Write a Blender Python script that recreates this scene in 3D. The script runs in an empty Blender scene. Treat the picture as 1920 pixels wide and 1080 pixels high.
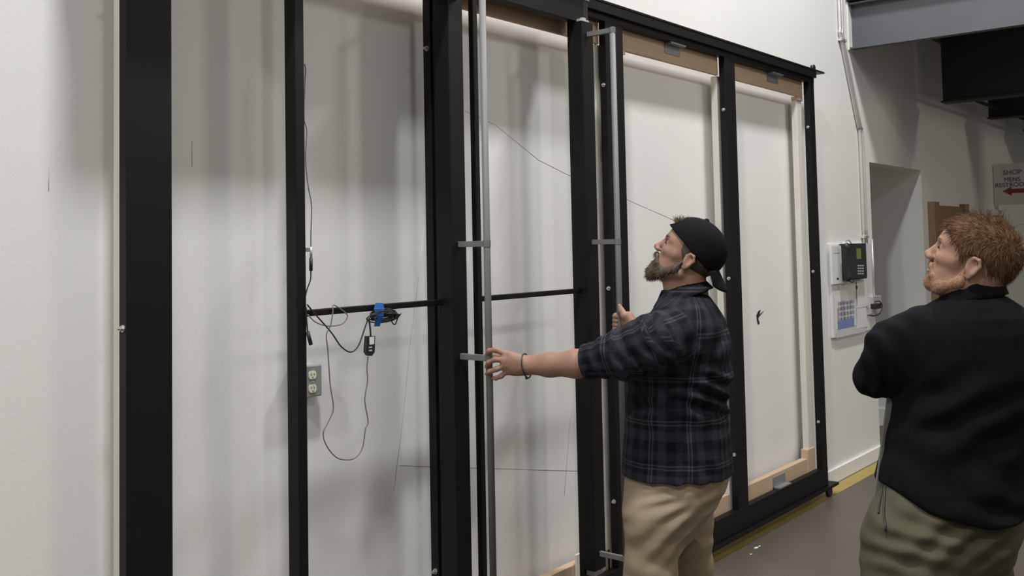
import bpy, bmesh, math, random
import numpy as np
from mathutils import Vector, Matrix
random.seed(7); np.random.seed(7)
S = bpy.context.scene
COL = S.collection

# ------------------------------------------------------------------ camera
FPX, PCX, PCY = 1850.0, 960.0, 368.0          # focal length and principal point in 1920x1080 pixels
def _unit(v): return v/np.linalg.norm(v)
_x = _unit(np.array([2454.-PCX, PCY-432., -FPX]))
_z = _unit(np.array([222.-PCX, PCY+36000., -FPX])); _z = _unit(_z-(_z@_x)*_x)
CM = np.array([_x, np.cross(_z, _x), _z])     # camera-to-world rotation
CC = np.array([0., 0., 1.70])
cam_d = bpy.data.cameras.new('camera'); cam = bpy.data.objects.new('camera', cam_d); COL.objects.link(cam)
cam_d.sensor_width = 36.0; cam_d.lens = FPX/1920*36; cam_d.shift_y = -(540-PCY)/1920
cam_d.clip_start = 0.05; cam_d.clip_end = 100
m4 = Matrix([list(CM[i])+[CC[i]] for i in range(3)]+[[0, 0, 0, 1]])
cam.matrix_world = m4
S.camera = cam

# ------------------------------------------------------------------ world, lamps, exposure
w = bpy.data.worlds.new('world'); S.world = w; w.use_nodes = True
bg = w.node_tree.nodes['Background']; bg.inputs[0].default_value = (1.0, 0.965, 0.91, 1); bg.inputs[1].default_value = 0.40
def lamp(name, loc, target, size, power, color):
    d = bpy.data.lights.new(name, 'AREA'); d.shape = 'RECTANGLE'; d.size, d.size_y = size; d.energy = power; d.color = color
    o = bpy.data.objects.new(name, d); COL.objects.link(o); o.location = loc
    o.rotation_euler = (Vector(target)-Vector(loc)).to_track_quat('-Z', 'Y').to_euler()
    return o
for lx, pw in ((-3.1, 330), (1.15, 330), (5.46, 265)):
    lamp('high_bay_lamp', (lx, 1.08, 6.4), (lx-0.1, 1.9, 0), (0.5, 0.30), pw, (1.0, 0.995, 0.99))
lamp('high_bay_lamp', (6.4, -1.7, 4.9), (3.6, 2.0, 0.8), (0.5, 0.35), 50, (1.0, 0.97, 0.93))
lamp('high_bay_lamp', (1.3, -2.6, 5.6), (1.9, 2.0, 0.6), (0.6, 0.4), 50, (1.0, 0.98, 0.95))
lamp('high_bay_lamp', (10.0, -6.0, 4.4), (10.4, 2.0, 1.2), (0.6, 0.4), 85, (1.0, 0.90, 0.76))
S.view_settings.view_transform = 'Standard'; S.view_settings.look = 'None'
S.view_settings.exposure = -0.50; S.view_settings.gamma = 1.0; S.view_settings.use_curve_mapping = False

# ------------------------------------------------------------------ helpers
def P(px, py, z):                              # a photo pixel at a distance z along the lens axis
    return CC+CM@np.array([(px-PCX)/FPX*z, (PCY-py)/FPX*z, -z])
def W(px, py, Y):                              # a photo pixel on the plane at distance Y from the camera
    r = CM@np.array([px-PCX, PCY-py, -FPX]); return CC+(Y-CC[1])/r[1]*r

def mat(name, color, rough=0.6, metal=0.0, var=0.0, scale=8.0, bump=0.0, bscale=60.0, spec=0.5, stretch=None, emit=None):
    m = bpy.data.materials.new(name); m.use_nodes = True; nt = m.node_tree; b = nt.nodes['Principled BSDF']
    b.inputs['Base Color'].default_value = (*color, 1); b.inputs['Roughness'].default_value = rough
    b.inputs['Metallic'].default_value = metal; b.inputs['Specular IOR Level'].default_value = spec
    tc = nt.nodes.new('ShaderNodeTexCoord'); mp = nt.nodes.new('ShaderNodeMapping'); nt.links.new(tc.outputs['Object'], mp.inputs[0])
    if stretch: mp.inputs['Scale'].default_value = stretch
    if var > 0:
        n = nt.nodes.new('ShaderNodeTexNoise'); n.inputs['Scale'].default_value = scale; n.inputs['Detail'].default_value = 5
        nt.links.new(mp.outputs[0], n.inputs['Vector'])
        r = nt.nodes.new('ShaderNodeMapRange'); r.inputs[1].default_value = 0.3; r.inputs[2].default_value = 0.7
        r.inputs[3].default_value = 1-var; r.inputs[4].default_value = 1+var*0.6; nt.links.new(n.outputs[0], r.inputs[0])
        mx = nt.nodes.new('ShaderNodeVectorMath'); mx.operation = 'SCALE'; mx.inputs[0].default_value = color
        nt.links.new(r.outputs[0], mx.inputs['Scale']); nt.links.new(mx.outputs[0], b.inputs['Base Color'])
    if bump > 0:
        n2 = nt.nodes.new('ShaderNodeTexNoise'); n2.inputs['Scale'].default_value = bscale; n2.inputs['Detail'].default_value = 4
        nt.links.new(mp.outputs[0], n2.inputs['Vector'])
        bp = nt.nodes.new('ShaderNodeBump'); bp.inputs['Strength'].default_value = bump; bp.inputs['Distance'].default_value = 0.01
        nt.links.new(n2.outputs[0], bp.inputs['Height']); nt.links.new(bp.outputs[0], b.inputs['Normal'])
    if emit: b.inputs['Emission Color'].default_value = (*color, 1); b.inputs['Emission Strength'].default_value = emit
    return m

MT = {}
MT['wall'] = mat('white_wall_paint', (0.80, 0.795, 0.775), 0.75, var=0.03, scale=1.6, bump=0.05, bscale=220)
MT['steel'] = mat('black_painted_steel', (0.0045, 0.0045, 0.0050), 0.5, var=0.15, scale=5, bump=0.02, bscale=300, spec=0.25)
MT['chrome'] = mat('zinc_bolt', (0.62, 0.62, 0.60), 0.35, 0.9)
MT['alu'] = mat('brushed_aluminium', (0.17, 0.17, 0.166), 0.6, 0.2, var=0.05, scale=30, stretch=(1, 1, 0.05))
MT['clip'] = mat('galvanised_clip', (0.33, 0.34, 0.35), 0.45, 0.6, var=0.1)
MT['conduit'] = mat('galvanised_conduit', (0.62, 0.61, 0.59), 0.38, 0.55, var=0.06)
MT['wood'] = mat('pine_lumber', (0.52, 0.375, 0.255), 0.65, var=0.10, scale=6, stretch=(0.6, 8, 14), bump=0.05)
MT['palewood'] = mat('pale_pine_stud', (0.66, 0.63, 0.57), 0.65, var=0.08, scale=6, stretch=(8, 8, 0.6))
MT['black_plastic'] = mat('black_plastic', (0.014, 0.014, 0.015), 0.4, var=0.1)
MT['cord'] = mat('black_cord', (0.02, 0.02, 0.021), 0.5, var=0.1, scale=40)
MT['greycord'] = mat('grey_cord', (0.16, 0.15, 0.14), 0.5, var=0.1, scale=40)
MT['blue'] = mat('blue_tape', (0.02, 0.17, 0.55), 0.55, var=0.08, scale=50)
MT['paper'] = mat('paper', (0.74, 0.74, 0.73), 0.7, var=0.03, scale=12)
MT['board'] = mat('white_board', (0.70, 0.70, 0.685), 0.55, var=0.03, scale=10)
MT['ivory'] = mat('ivory_receptacle', (0.68, 0.66, 0.52), 0.4, var=0.02)
MT['box_grey'] = mat('grey_outlet_box', (0.30, 0.31, 0.32), 0.45, 0.35, var=0.06)
MT['dark'] = mat('dark_slot', (0.01, 0.01, 0.01), 0.7, var=0.05)
MT['beam_grey'] = mat('grey_painted_beam', (0.085, 0.09, 0.10), 0.6, var=0.07, scale=3)
MT['beam_dark'] = mat('dark_steel_joist', (0.018, 0.018, 0.018), 0.6, var=0.1)
MT['deck'] = mat('dark_deck', (0.10, 0.095, 0.085), 0.8, var=0.1)
MT['yellow'] = mat('yellow_floor_tape', (0.40, 0.30, 0.085), 0.55, var=0.14, scale=9)
MT['door_wood'] = mat('brown_door_wood', (0.27, 0.155, 0.085), 0.55, var=0.16, scale=5, stretch=(8, 8, 0.6))
MT['red'] = mat('red_print', (0.30, 0.045, 0.05), 0.6, var=0.03)
MT['ink'] = mat('dark_print', (0.06, 0.055, 0.05), 0.6, var=0.03)
MT['lcd'] = mat('green_display', (0.16, 0.22, 0.05), 0.35, var=0.03)
MT['white_key'] = mat('pale_key', (0.45, 0.45, 0.45), 0.5, var=0.03)
MT['pencil'] = mat('hairline_mark', (0.50, 0.49, 0.47), 0.8, var=0.2, scale=20)

# polished concrete floor
def floor_mat():
    m = mat('concrete_floor', (0.098, 0.084, 0.066), 0.40, var=0.16, scale=1.1, bump=0.015, bscale=40)
    return m
MT['floor'] = floor_mat()

def wloc(o):
    l = Vector((0, 0, 0))
    while o is not None: l += o.location; o = o.parent
    return l
def link(name, me, m, parent=None, smooth=False):
    o = bpy.data.objects.new(name, me); COL.objects.link(o)
    if m is not None: me.materials.append(m)
    if smooth: me.polygons.foreach_set('use_smooth', [True]*len(me.polygons))
    if parent is not None:
        o.parent = parent
        me.transform(Matrix.Translation(-wloc(parent)))
    return o
def thing(name, label, cat, loc, group=None):
    o = bpy.data.objects.new(name, None); COL.objects.link(o); o.location = Vector([float(v) for v in loc]); o.empty_display_size = 0.1
    return tag(o, label, cat, group)
def tag(o, label=None, cat=None, group=None, kind=None):
    if label: o['label'] = label
    if cat: o['category'] = cat
    if group: o['group'] = group
    if kind: o['kind'] = kind
    return o
def recenter(o):                               # put a top-level mesh's origin at its base
    me = o.data; n = len(me.vertices); c = np.empty(n*3); me.vertices.foreach_get('co', c); c = c.reshape(-1, 3)
    b = Vector(((c[:, 0].min()+c[:, 0].max())/2, (c[:, 1].min()+c[:, 1].max())/2, c[:, 2].min()))
    me.transform(Matrix.Translation(-b)); o.location = b
    return o
def bm_box(bm, x0, x1, y0, y1, z0, z1, bev=0.0):
    x0, x1 = sorted((float(x0), float(x1))); y0, y1 = sorted((float(y0), float(y1))); z0, z1 = sorted((float(z0), float(z1)))
    vs = [bm.verts.new(c) for c in ((x0, y0, z0), (x1, y0, z0), (x1, y1, z0), (x0, y1, z0), (x0, y0, z1), (x1, y0, z1), (x1, y1, z1), (x0, y1, z1))]
    fs = [bm.faces.new([vs[i] for i in f]) for f in ((0, 3, 2, 1), (4, 5, 6, 7), (0, 1, 5, 4), (1, 2, 6, 5), (2, 3, 7, 6), (3, 0, 4, 7))]
    if bev > 0:
        es = list({e for f in fs for e in f.edges})
        bmesh.ops.bevel(bm, geom=es, offset=bev, segments=2, affect='EDGES', profile=0.5)
def bm_done(bm, name):
    bmesh.ops.recalc_face_normals(bm, faces=bm.faces)
    me = bpy.data.meshes.new(name); bm.to_mesh(me); bm.free(); return me
def box(name, x0, x1, y0, y1, z0, z1, m, parent=None, bev=0.002):
    bm = bmesh.new(); bm_box(bm, x0, x1, y0, y1, z0, z1, bev)
    return link(name, bm_done(bm, name), m, parent)
def tube_bm(bm, pts, r, n=10, taper=None):
    pts = [Vector([float(c) for c in p]) for p in pts]; rings = []
    t0 = (pts[1]-pts[0]).normalized(); up = Vector((0, 0, 1)) if abs(t0.z) < 0.9 else Vector((1, 0, 0))
    nrm = t0.cross(up).normalized()
    for i, p in enumerate(pts):
        a = pts[max(i-1, 0)]; b = pts[min(i+1, len(pts)-1)]; t = (b-a).normalized()
        nrm = (nrm-t*nrm.dot(t)).normalized(); bi = t.cross(nrm)
        rr = r if taper is None else r*taper[i]
        rings.append([bm.verts.new(p+(nrm*math.cos(2*math.pi*k/n)+bi*math.sin(2*math.pi*k/n))*rr) for k in range(n)])
    for a, b in zip(rings[:-1], rings[1:]):
        for k in range(n): bm.faces.new((a[k], a[(k+1) % n], b[(k+1) % n], b[k]))
    bm.faces.new(list(reversed(rings[0]))); bm.faces.new(rings[-1])
def tube(name, pts, r, m, parent=None, n=10, smooth=True):
    bm = bmesh.new(); tube_bm(bm, pts, r, n)
    o = link(name, bm_done(bm, name), m, parent)
    if smooth:
        for f in o.data.polygons: f.use_smooth = len(f.vertices) == 4
    return o
def spline(pts, k=8):
    p = [np.array(q, float) for q in pts]; p = [2*p[0]-p[1]]+p+[2*p[-1]-p[-2]]; out = []
    for i in range(1, len(p)-2):
        for j in range(k):
            t = j/k
            out.append(0.5*((2*p[i])+(-p[i-1]+p[i+1])*t+(2*p[i-1]-5*p[i]+4*p[i+1]-p[i+2])*t*t+(-p[i-1]+3*p[i]-3*p[i+1]+p[i+2])*t**3))
    out.append(p[-2]); return out
def poly_prism(name, pts2, plane, d0, d1, m, parent=None):   # outline (a,b) extruded along plane axis 'x' or 'y'
    bm = bmesh.new()
    f = (lambda a, b, d: (a, d, b)) if plane == 'y' else (lambda a, b, d: (d, a, b))
    A = [bm.verts.new(f(a, b, d0)) for a, b in pts2]; B = [bm.verts.new(f(a, b, d1)) for a, b in pts2]
    bm.faces.new(A); bm.faces.new(list(reversed(B))); n = len(A)
    for i in range(n): bm.faces.new((A[i], A[(i+1) % n], B[(i+1) % n], B[i]))
    return link(name, bm_done(bm, name), m, parent)
def bolt(parent, x, y, z, axis=(-1, 0, 0), name='bolt', r=0.0075):
    a = Vector(axis); p = Vector((x, y, z)); bm = bmesh.new()
    tube_bm(bm, [p, p+a*0.004], r*1.35, 12); tube_bm(bm, [p+a*0.003, p+a*0.012], r, 6); tube_bm(bm, [p+a*0.011, p+a*0.018], r*0.55, 8)
    return link(name, bm_done(bm, name), MT['chrome'], parent)
def text(name, s, size, m, parent, loc, rot, extrude=0.0008, align='CENTER'):
    cu = bpy.data.curves.new(name, 'FONT'); cu.body = s; cu.size = size; cu.align_x = align; cu.extrude = extrude; cu.resolution_u = 3
    t = bpy.data.objects.new(name, cu); COL.objects.link(t)
    bpy.context.view_layer.update()
    me = bpy.data.meshes.new_from_object(t.evaluated_get(bpy.context.evaluated_depsgraph_get()))
    bpy.data.objects.remove(t)
    me.transform(Matrix.Translation(Vector(loc)) @ rot.to_4x4())
    return link(name, me, m, parent)
ROT_FACE = Matrix(((1, 0, 0), (0, 0, -1), (0, 1, 0)))      # text facing -Y, reading along +X
ROT_FACE_X = Matrix(((0, 0, -1), (-1, 0, 0), (0, 1, 0)))   # text facing -X, reading along -Y

YW = 2.68                                                   # wall face
# ------------------------------------------------------------------ setting
OX0, OX1, OZ = 7.84, 9.18, 2.31
bm = bmesh.new()
bm_box(bm, -5, OX0, YW, YW+0.15, 0, 7); bm_box(bm, OX1, 17.0, YW, YW+0.15, 0, 7); bm_box(bm, OX0, OX1, YW, YW+0.15, OZ, 7)
wall = tag(link('wall_back', bm_done(bm, 'wall_back'), MT['wall']), 'long white painted wall behind the black steel frame', kind='structure')
bm = bmesh.new()
bm_box(bm, OX1, OX1+0.12, YW+0.15, 5.6, 0, 2.9); bm_box(bm, OX0-0.12, OX0, YW+0.15, 5.6, 0, 2.9); bm_box(bm, OX0, OX1, YW+0.15, 5.6, 2.6, 2.7)
tag(link('wall_passage', bm_done(bm, 'wall_passage'), MT['wall']), 'plain walls inside the passage opening beside the phone board', kind='structure')
fl = box('floor', -8, 20, -10, 5.7, -0.1, 0, MT['floor'], bev=0); tag(fl, 'brown grey polished concrete floor', kind='structure')
tag(box('wall_far', 16.0, 16.15, -3.0, YW, 0, 7, MT['wall'], bev=0), 'white end wall far beyond the passage', kind='structure')
bb = box('baseboard_back', -5, OX0, YW-0.022, YW, 0, 0.10, MT['wall'], bev=0.004); tag(bb, 'white baseboard along the long white wall', kind='structure')
tag(box('baseboard_far', OX1+0.002, 16.0, YW-0.02, YW, 0, 0.10, MT['wall'], bev=0.004), 'white baseboard beyond the passage', kind='structure')
tag(box('baseboard_passage', OX1-0.016, OX1, YW+0.1, 5.6, 0, 0.16, MT['wall'], bev=0.003), 'baseboard inside the passage', kind='structure')
tp = box('floor_tape', 4.0, 11.0, 2.545, 2.652, 0.0, 0.0012, MT['yellow'], bev=0)
tag(recenter(tp), 'yellow tape line on the floor along the white baseboard', 'floor tape')
for x_, y_, r_ in ((1418, 1027, 0.012), (1408, 1039, 0.006), (1400, 1012, 0.005), (1424, 1024, 0.007)):
    rr = CM@np.array([x_-PCX, PCY-y_, -FPX]); q = CC+(0-CC[2])/rr[2]*rr
    bm = bmesh.new(); bmesh.ops.create_circle(bm, cap_ends=True, segments=9, radius=r_, matrix=Matrix.Translation((q[0], q[1], 0.0006)) @ Matrix.Diagonal((1.6, 0.8, 1, 1)))
    link('paint_spot', bm_done(bm, 'paint_spot'), MT['paper'], fl)
# marks of its own on the wall: torn hole, hairlines, drywall seam
def hairline(pts, r=0.0009, name='hairline_crack'):
    return tube(name, [W(x, y, YW-0.0003) for x, y in pts], r, MT['pencil'], wall, n=4)
hairline([(872, 208), (930, 235), (1010, 300), (1066, 328), (1130, 352), (1180, 376), (1262, 412)])
hairline([(796, 425), (782, 540), (768, 650), (756, 780), (738, 922)], 0.0011)
hairline([(1078, 715), (1068, 800), (1058, 930)], 0.0008)
hairline([(750, 872), (860, 876), (960, 879), (1060, 882), (1160, 885)], 0.001)
hairline([(91, 315), (91, 358)], 0.001); hairline([(360, 265), (360, 312)], 0.001)
h = [W(x, y, YW) for x, y in ((1418, 591), (1422, 583), (1426, 581), (1423, 590), (1432, 583), (1424, 592), (1421, 597), (1424, 606), (1421, 609), (1419, 601))]
poly_prism('torn_hole', [(p[0], p[2]) for p in h], 'y', YW-0.002, YW+0.004, MT['dark'], wall)

# ------------------------------------------------------------------ mezzanine on the right
mz = thing('mezzanine', 'steel mezzanine overhead with grey edge beam and dark joists', 'mezzanine', (7.5, 1.9, 3.15))
def chan(name, X, z0, z1, fl_w, y0, y1, m, par, t=0.012):
    bm = bmesh.new(); bm_box(bm, X, X+t, y0, y1, z0, z1); bm_box(bm, X-fl_w, X+t, y0, y1, z0-t, z0); bm_box(bm, X-fl_w, X+t, y0, y1, z1, z1+t)
    return link(name, bm_done(bm, name), m, par)
chan('edge_beam', 7.53, 3.17, 3.50, 0.06, -1.2, YW-0.01, MT['beam_grey'], mz)
box('end_plate', 7.46, 7.545, YW-0.012, YW-0.001, 3.15, 3.52, MT['board'], mz)
box('rim_board', 7.44, 7.60, -1.2, YW-0.01, 3.53, 3.75, MT['beam_dark'], mz)
box('deck', 7.60, 15.98, -1.2, YW-0.01, 3.56, 3.66, MT['deck'], mz)
for X in (9.15, 10.75, 12.35, 13.95):
    bm = bmesh.new(); bm_box(bm, X, X+0.015, -1.2, 2.46, 2.90, 3.55); bm_box(bm, X-0.07, X+0.085, -1.2, 2.46, 2.885, 2.90); bm_box(bm, X-0.07, X+0.085, -1.2, 2.46, 3.545, 3.56)
    link('joist', bm_done(bm, 'joist'), MT['beam_dark'], mz)
tube('tie_pipe', [(8.9, 2.38, 2.985), (15.98, 2.38, 2.985)], 0.016, MT['beam_dark'], mz)

# ------------------------------------------------------------------ fixed black frame
FR = thing('partition_frame', 'large black steel frame of four bays standing along the white wall', 'metal frame', (4.0, 2.57, 0))
YF, YB = 2.55, 2.588
POSTS = [(1.458, 1.600), (2.691, 2.80), (3.895, 4.048), (5.125, 5.253), (6.345, 6.435)]
for i, (a, b) in enumerate(POSTS):
    p = box('post', a, b, YF, YB, 0.10, 2.80, MT['steel'], FR)
    for z in (0.51, 1.495, 2.455): bolt(p, a, 2.565, z)
box('header', 1.40, 6.436, YF-0.001, YB+0.001, 2.757, 2.835, MT['steel'], FR)
box('header_track', 3.68, 6.43, YF-0.022, YF, 2.79, 2.836, MT['steel'], FR)
box('top_plate', 1.40, 6.57, YF-0.025, YB+0.003, 2.836, 2.848, MT['steel'], FR)
box('sill', 1.40, 6.436, YF-0.001, YB+0.001, 0.085, 0.205, MT['steel'], FR)
box('bottom_plate', 1.40, 6.56, YF-0.025, YB+0.03, 0.066, 0.084, MT['steel'], FR)
for x in (1.6, 4.0, 6.47):
    tube('wheel', [(x, YF+0.0, 0.034), (x, YF+0.022, 0.034)], 0.034, MT['black_plastic'], FR, n=20)
tube('wheel', [(6.43, YF-0.01, 2.862), (6.43, YF+0.012, 2.862)], 0.021, MT['black_plastic'], FR, n=20)
for a, b in ((1.46, 2.68), (2.70, 3.90), (4.05, 5.12), (5.20, 6.335)):
    box('wood_header', a, b, 2.591, 2.610, 2.655, 2.80, MT['wood'], FR, 0.003)
    box('wood_sill', a, b, 2.60, 2.64, 0.15, 0.288, MT['wood'], FR, 0.003)
for a, b in ((1.47, 1.55), (3.88, 3.96), (5.12, 5.20), (6.254, 6.33)):
    box('wood_stud', a, b, 2.60, 2.64, 0.15, 2.654, MT['palewood'], FR, 0.003)
box('wood_block', 4.05, 4.13, 2.5885, 2.602, 2.635, 2.78, MT['wood'], FR); box('wood_block', 3.62, 3.72, 2.592, 2.602, 0.12, 0.33, MT['palewood'], FR)
box('wood_block', 6.25, 6.336, 2.592, 2.635, 2.63, 2.656, MT['wood'], FR); box('wood_block', 6.22, 6.335, 2.592, 2.64, 0.14, 0.345, MT['wood'], FR)
for x in (4.52, 5.78):
    bm = bmesh.new(); bm_box(bm, x, x+0.16, 2.588, 2.5905, 2.70, 2.757); bm_box(bm, x, x+0.16, 2.55, 2.590, 2.748, 2.7565)
    link('clip_plate', bm_done(bm, 'clip_plate'), MT['clip'], FR)
bm = bmesh.new(); bm_box(bm, 5.69, 5.86, 2.594, 2.599, 0.205, 0.268); bm_box(bm, 5.69, 5.86, 2.555, 2.599, 0.205, 0.212)
link('clip_plate', bm_done(bm, 'clip_plate'), MT['clip'], FR)
q = W(1545, 890, YF-0.001); box('sticker', 6.395, 6.425, YF-0.0008, YF, q[2]-0.018, q[2]+0.02, MT['paper'], FR, 0)

# overhead tracks of the sliding panels
OT = thing('sliding_track', 'black overhead track that carries the two sliding door panels', 'door track', (2.5, 2.5, 2.86))
box('track_body', 1.30, 3.70, 2.44, 2.548, 2.87, 2.96, MT['steel'], OT)
box('shade_lip', 1.30, 2.72, 2.37, 2.42, 2.735, 2.96, MT['steel'], OT)  # unseen lip added low and forward, to cast the upper left wall shadow

# ------------------------------------------------------------------ sliding panels
def panel(label, loc, xl0, xl1, yb, fx0, fx1, ff, ztop, extra_stile, bar_off):
    t = thing('sliding_door', label, 'door', loc, 'sliding door panels')
    YL0, YL1 = 2.483, 2.508
    box('stile', xl0, xl1, YL0, yb, 0.14, 2.86, MT['steel'], t)
    hp = box('handle_post', fx0, fx1, ff, 2.505, 0.30, 2.690, MT['steel'], t, 0.003)
    if extra_stile: box('stile', fx0+0.001, fx1, 2.505, 2.53, 0.14, 2.86, MT['steel'], t)
    else: box('stile', fx0+0.02, fx1, 2.505, 2.53, 0.14, 2.86, MT['steel'], t)
    box('top_rail', xl0, fx1-0.02, YL0, 2.53, 2.692, 2.86, MT['steel'], t); box('bottom_rail', xl0, fx1, YL0+0.024, 2.53, 0.09, 0.15, MT['steel'], t)
    box('bottom_wheel_block', (xl0+fx1)/2-0.05, (xl0+fx1)/2+0.05, YL0+0.024, 2.53, 0.0, 0.09, MT['black_plastic'], t)
    box('crossbar', xl1-0.004, fx0+0.004, 2.483, 2.503, 1.491, 1.512, MT['steel'], t, 0.003)
    bm = bmesh.new(); bm_box(bm, fx0+0.01, fx1-0.01, ff+0.015, 2.50, 2.690, 2.702); bm_box(bm, fx0+0.035, fx0+0.06, ff+0.02, ff+0.045, 2.70, 2.712)
    link('cap_plate', bm_done(bm, 'cap_plate'), MT['conduit'], t)
    box('foot_plate', fx0+0.01, fx1-0.01, ff+0.01, 2.50, 0.275, 0.30, MT['clip'], t)
    cx = (fx0+fx1)/2; by = ff-bar_off
    pb = tube('pull_handle', [(cx, by, 0.355), (cx, by, 2.645)], 0.0125, MT['alu'], t, n=20)
    for z in (0.368, 1.262 if extra_stile else 1.303, 1.712, 2.632):
        bm = bmesh.new(); bm_box(bm, cx-0.008, cx+0.008, by, ff, z-0.0105, z+0.0105, 0.001)
        tube_bm(bm, [(cx, by, z-0.012), (cx, by, z+0.012)], 0.0142, 18)
        link('bracket', bm_done(bm, 'bracket'), MT['alu'], pb)
    return t
p1 = panel('black sliding door panel with coiled cable and blue tape on its crossbar', (2.37, 2.49, 0), 1.996, 2.032, 2.536, 2.666, 2.745, 2.433, 0, False, 0.133)
p2 = panel('black sliding door panel between the cable panel and the bearded man', (3.25, 2.49, 0), 2.862, 2.888, 2.507, 3.554, 3.640, 2.448, 0, True, 0.130)
box('hanger_block', 3.615, 3.665, 2.49, 2.54, 2.70, 2.80, MT['black_plastic'], p2); box('hanger_cap', 3.60, 3.672, 2.485, 2.54, 2.80, 2.835, MT['clip'], p2)

# ------------------------------------------------------------------ cables, adapter, tape
YC = 2.476
def C3(px, py, dy=0.0): return W(px, py, YC+dy)
pc = thing('power_cable', 'thin black power cable looped over the crossbar, with a small adapter hanging from it', 'cable', W(650, 860, YC))
tube('cord', spline([C3(577, 590), C3(592, 604), C3(614, 611), C3(640, 608), C3(651, 595), C3(648, 587), C3(626, 572, 0.004), C3(624, 585), C3(620, 610), C3(612, 628), C3(615, 660), C3(619, 720), C3(625, 765), C3(616, 790), C3(606, 812), C3(612, 835), C3(630, 857), C3(650, 862), C3(668, 857), C3(680, 838), C3(685, 805), C3(690, 790), C3(684, 750), C3(689, 715), C3(688, 690), C3(690, 668)]), 0.0021, MT['greycord'], pc, n=8)
tube('cord', spline([C3(576, 571), C3(590, 588), C3(620, 622), C3(640, 650), C3(658, 660), C3(672, 648), C3(684, 615), C3(690, 598)]), 0.0026, MT['cord'], pc, n=8)
tube('cord', spline([C3(692, 600), C3(694, 615), C3(695, 630)]), 0.0030, MT['cord'], pc, n=8)
A = [C3(686, 630), C3(701, 630), C3(700, 660), C3(695, 667), C3(688, 667), C3(684, 660)]
ad = poly_prism('adapter', [(p[0], p[2]) for p in A], 'y', YC-0.007, YC+0.007, MT['black_plastic'], pc)
a = C3(690, 632); b = C3(699, 645); box('adapter_label', a[0], b[0], YC-0.0078, YC-0.0069, a[2], b[2], MT['paper'], ad, 0)
for yy in (650, 656):
    a = C3(689, yy); b = C3(695, yy+2); box('adapter_mark', a[0], b[0], YC-0.0078, YC-0.0069, a[2], b[2], MT['white_key'], ad, 0)
random.seed(3)
bm = bmesh.new(); c0 = C3(717, 592)
pts = []
for k in range(11*16):
    a = 2*math.pi*k/16; j = k//16; rx = 0.058+0.012*math.sin(j*2.1); rz = 0.0125+0.006*math.cos(j*1.7)
    pts.append((c0[0]+rx*math.cos(a)+0.006*math.sin(j*1.3), YC-0.006+0.010*math.sin(a*1.0+j)+0.003*math.cos(j), c0[2]+rz*math.sin(a)+0.006*math.sin(j*2.9)))
tube_bm(bm, pts, 0.0022, 6); me = bm_done(bm, 'coil'); link('coil', me, MT['cord'], pc, True)
tube('cord', spline([C3(733, 590), C3(735, 604), C3(741, 608), C3(746, 596), C3(752, 588)]), 0.0022, MT['cord'], pc, n=8)
tp = thing('tape_strip', 'strip of blue masking tape wrapped round the crossbar and coiled cable', 'tape', C3(710, 612))
bm = bmesh.new(); L = [(704, 568), (701, 580), (706, 590), (701, 612)]; R = [(718, 568), (721, 580), (719, 593), (712, 612)]; dy = [-0.004, -0.017, -0.019, -0.012]
va = [bm.verts.new(C3(x, y, d)) for (x, y), d in zip(L, dy)]; vb = [bm.verts.new(C3(x, y, d-0.002)) for (x, y), d in zip(R, dy)]
for i in range(3): bm.faces.new((va[i], va[i+1], vb[i+1], vb[i]))
va0 = bm.verts.new(C3(704, 568, 0.03)); vb0 = bm.verts.new(C3(718, 568, 0.03)); bm.faces.new((va0, va[0], vb[0], vb0))
bmesh.ops.solidify(bm, geom=bm.faces[:], thickness=0.001)
link('tape', bm_done(bm, 'tape'), MT['blue'], tp)
# cable down the mullion
lc = thing('lamp_cable', 'thin dark cable running down beside the slim post with an inline connector', 'cable', W(577, 560, 2.53))
def C4(px, py): return W(px, py, 2.545)
tube('cord', spline([C4(571, 120), C4(573, 132), C4(572, 150), C4(570, 220), C4(575, 245), C4(573, 300), C4(578, 350), C4(584, 385), C4(583, 440), C4(583, 465)]), 0.0019, MT['greycord'], lc, n=8)
tube('connector', [C4(583, 463), C4(583, 484)], 0.0045, MT['conduit'], lc, n=10)
tube('connector', [C4(583, 484), C4(583, 508)], 0.006, MT['cord'], lc, n=10)
tube('cord', spline([C4(583, 508), C4(582, 525), C4(575, 545), C4(570, 570)]), 0.0022, MT['cord'], lc, n=8)
box('cable_clip', C4(571, 465)[0], C4(580, 465)[0], 2.54, 2.552, C4(575, 472)[2], C4(575, 464)[2], MT['clip'], lc)
plug = thing('cable_plug', 'black barrel plug dangling below the crossbar beside the slim post', 'plug', C3(580, 646))
tube('plug_body', [C3(577, 622), C3(583, 646)], 0.0065, MT['cord'], plug, n=10)
tube('plug_cord', spline([C3(574, 575), C3(575, 600), C3(577, 624)]), 0.0024, MT['cord'], plug, n=8)

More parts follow.
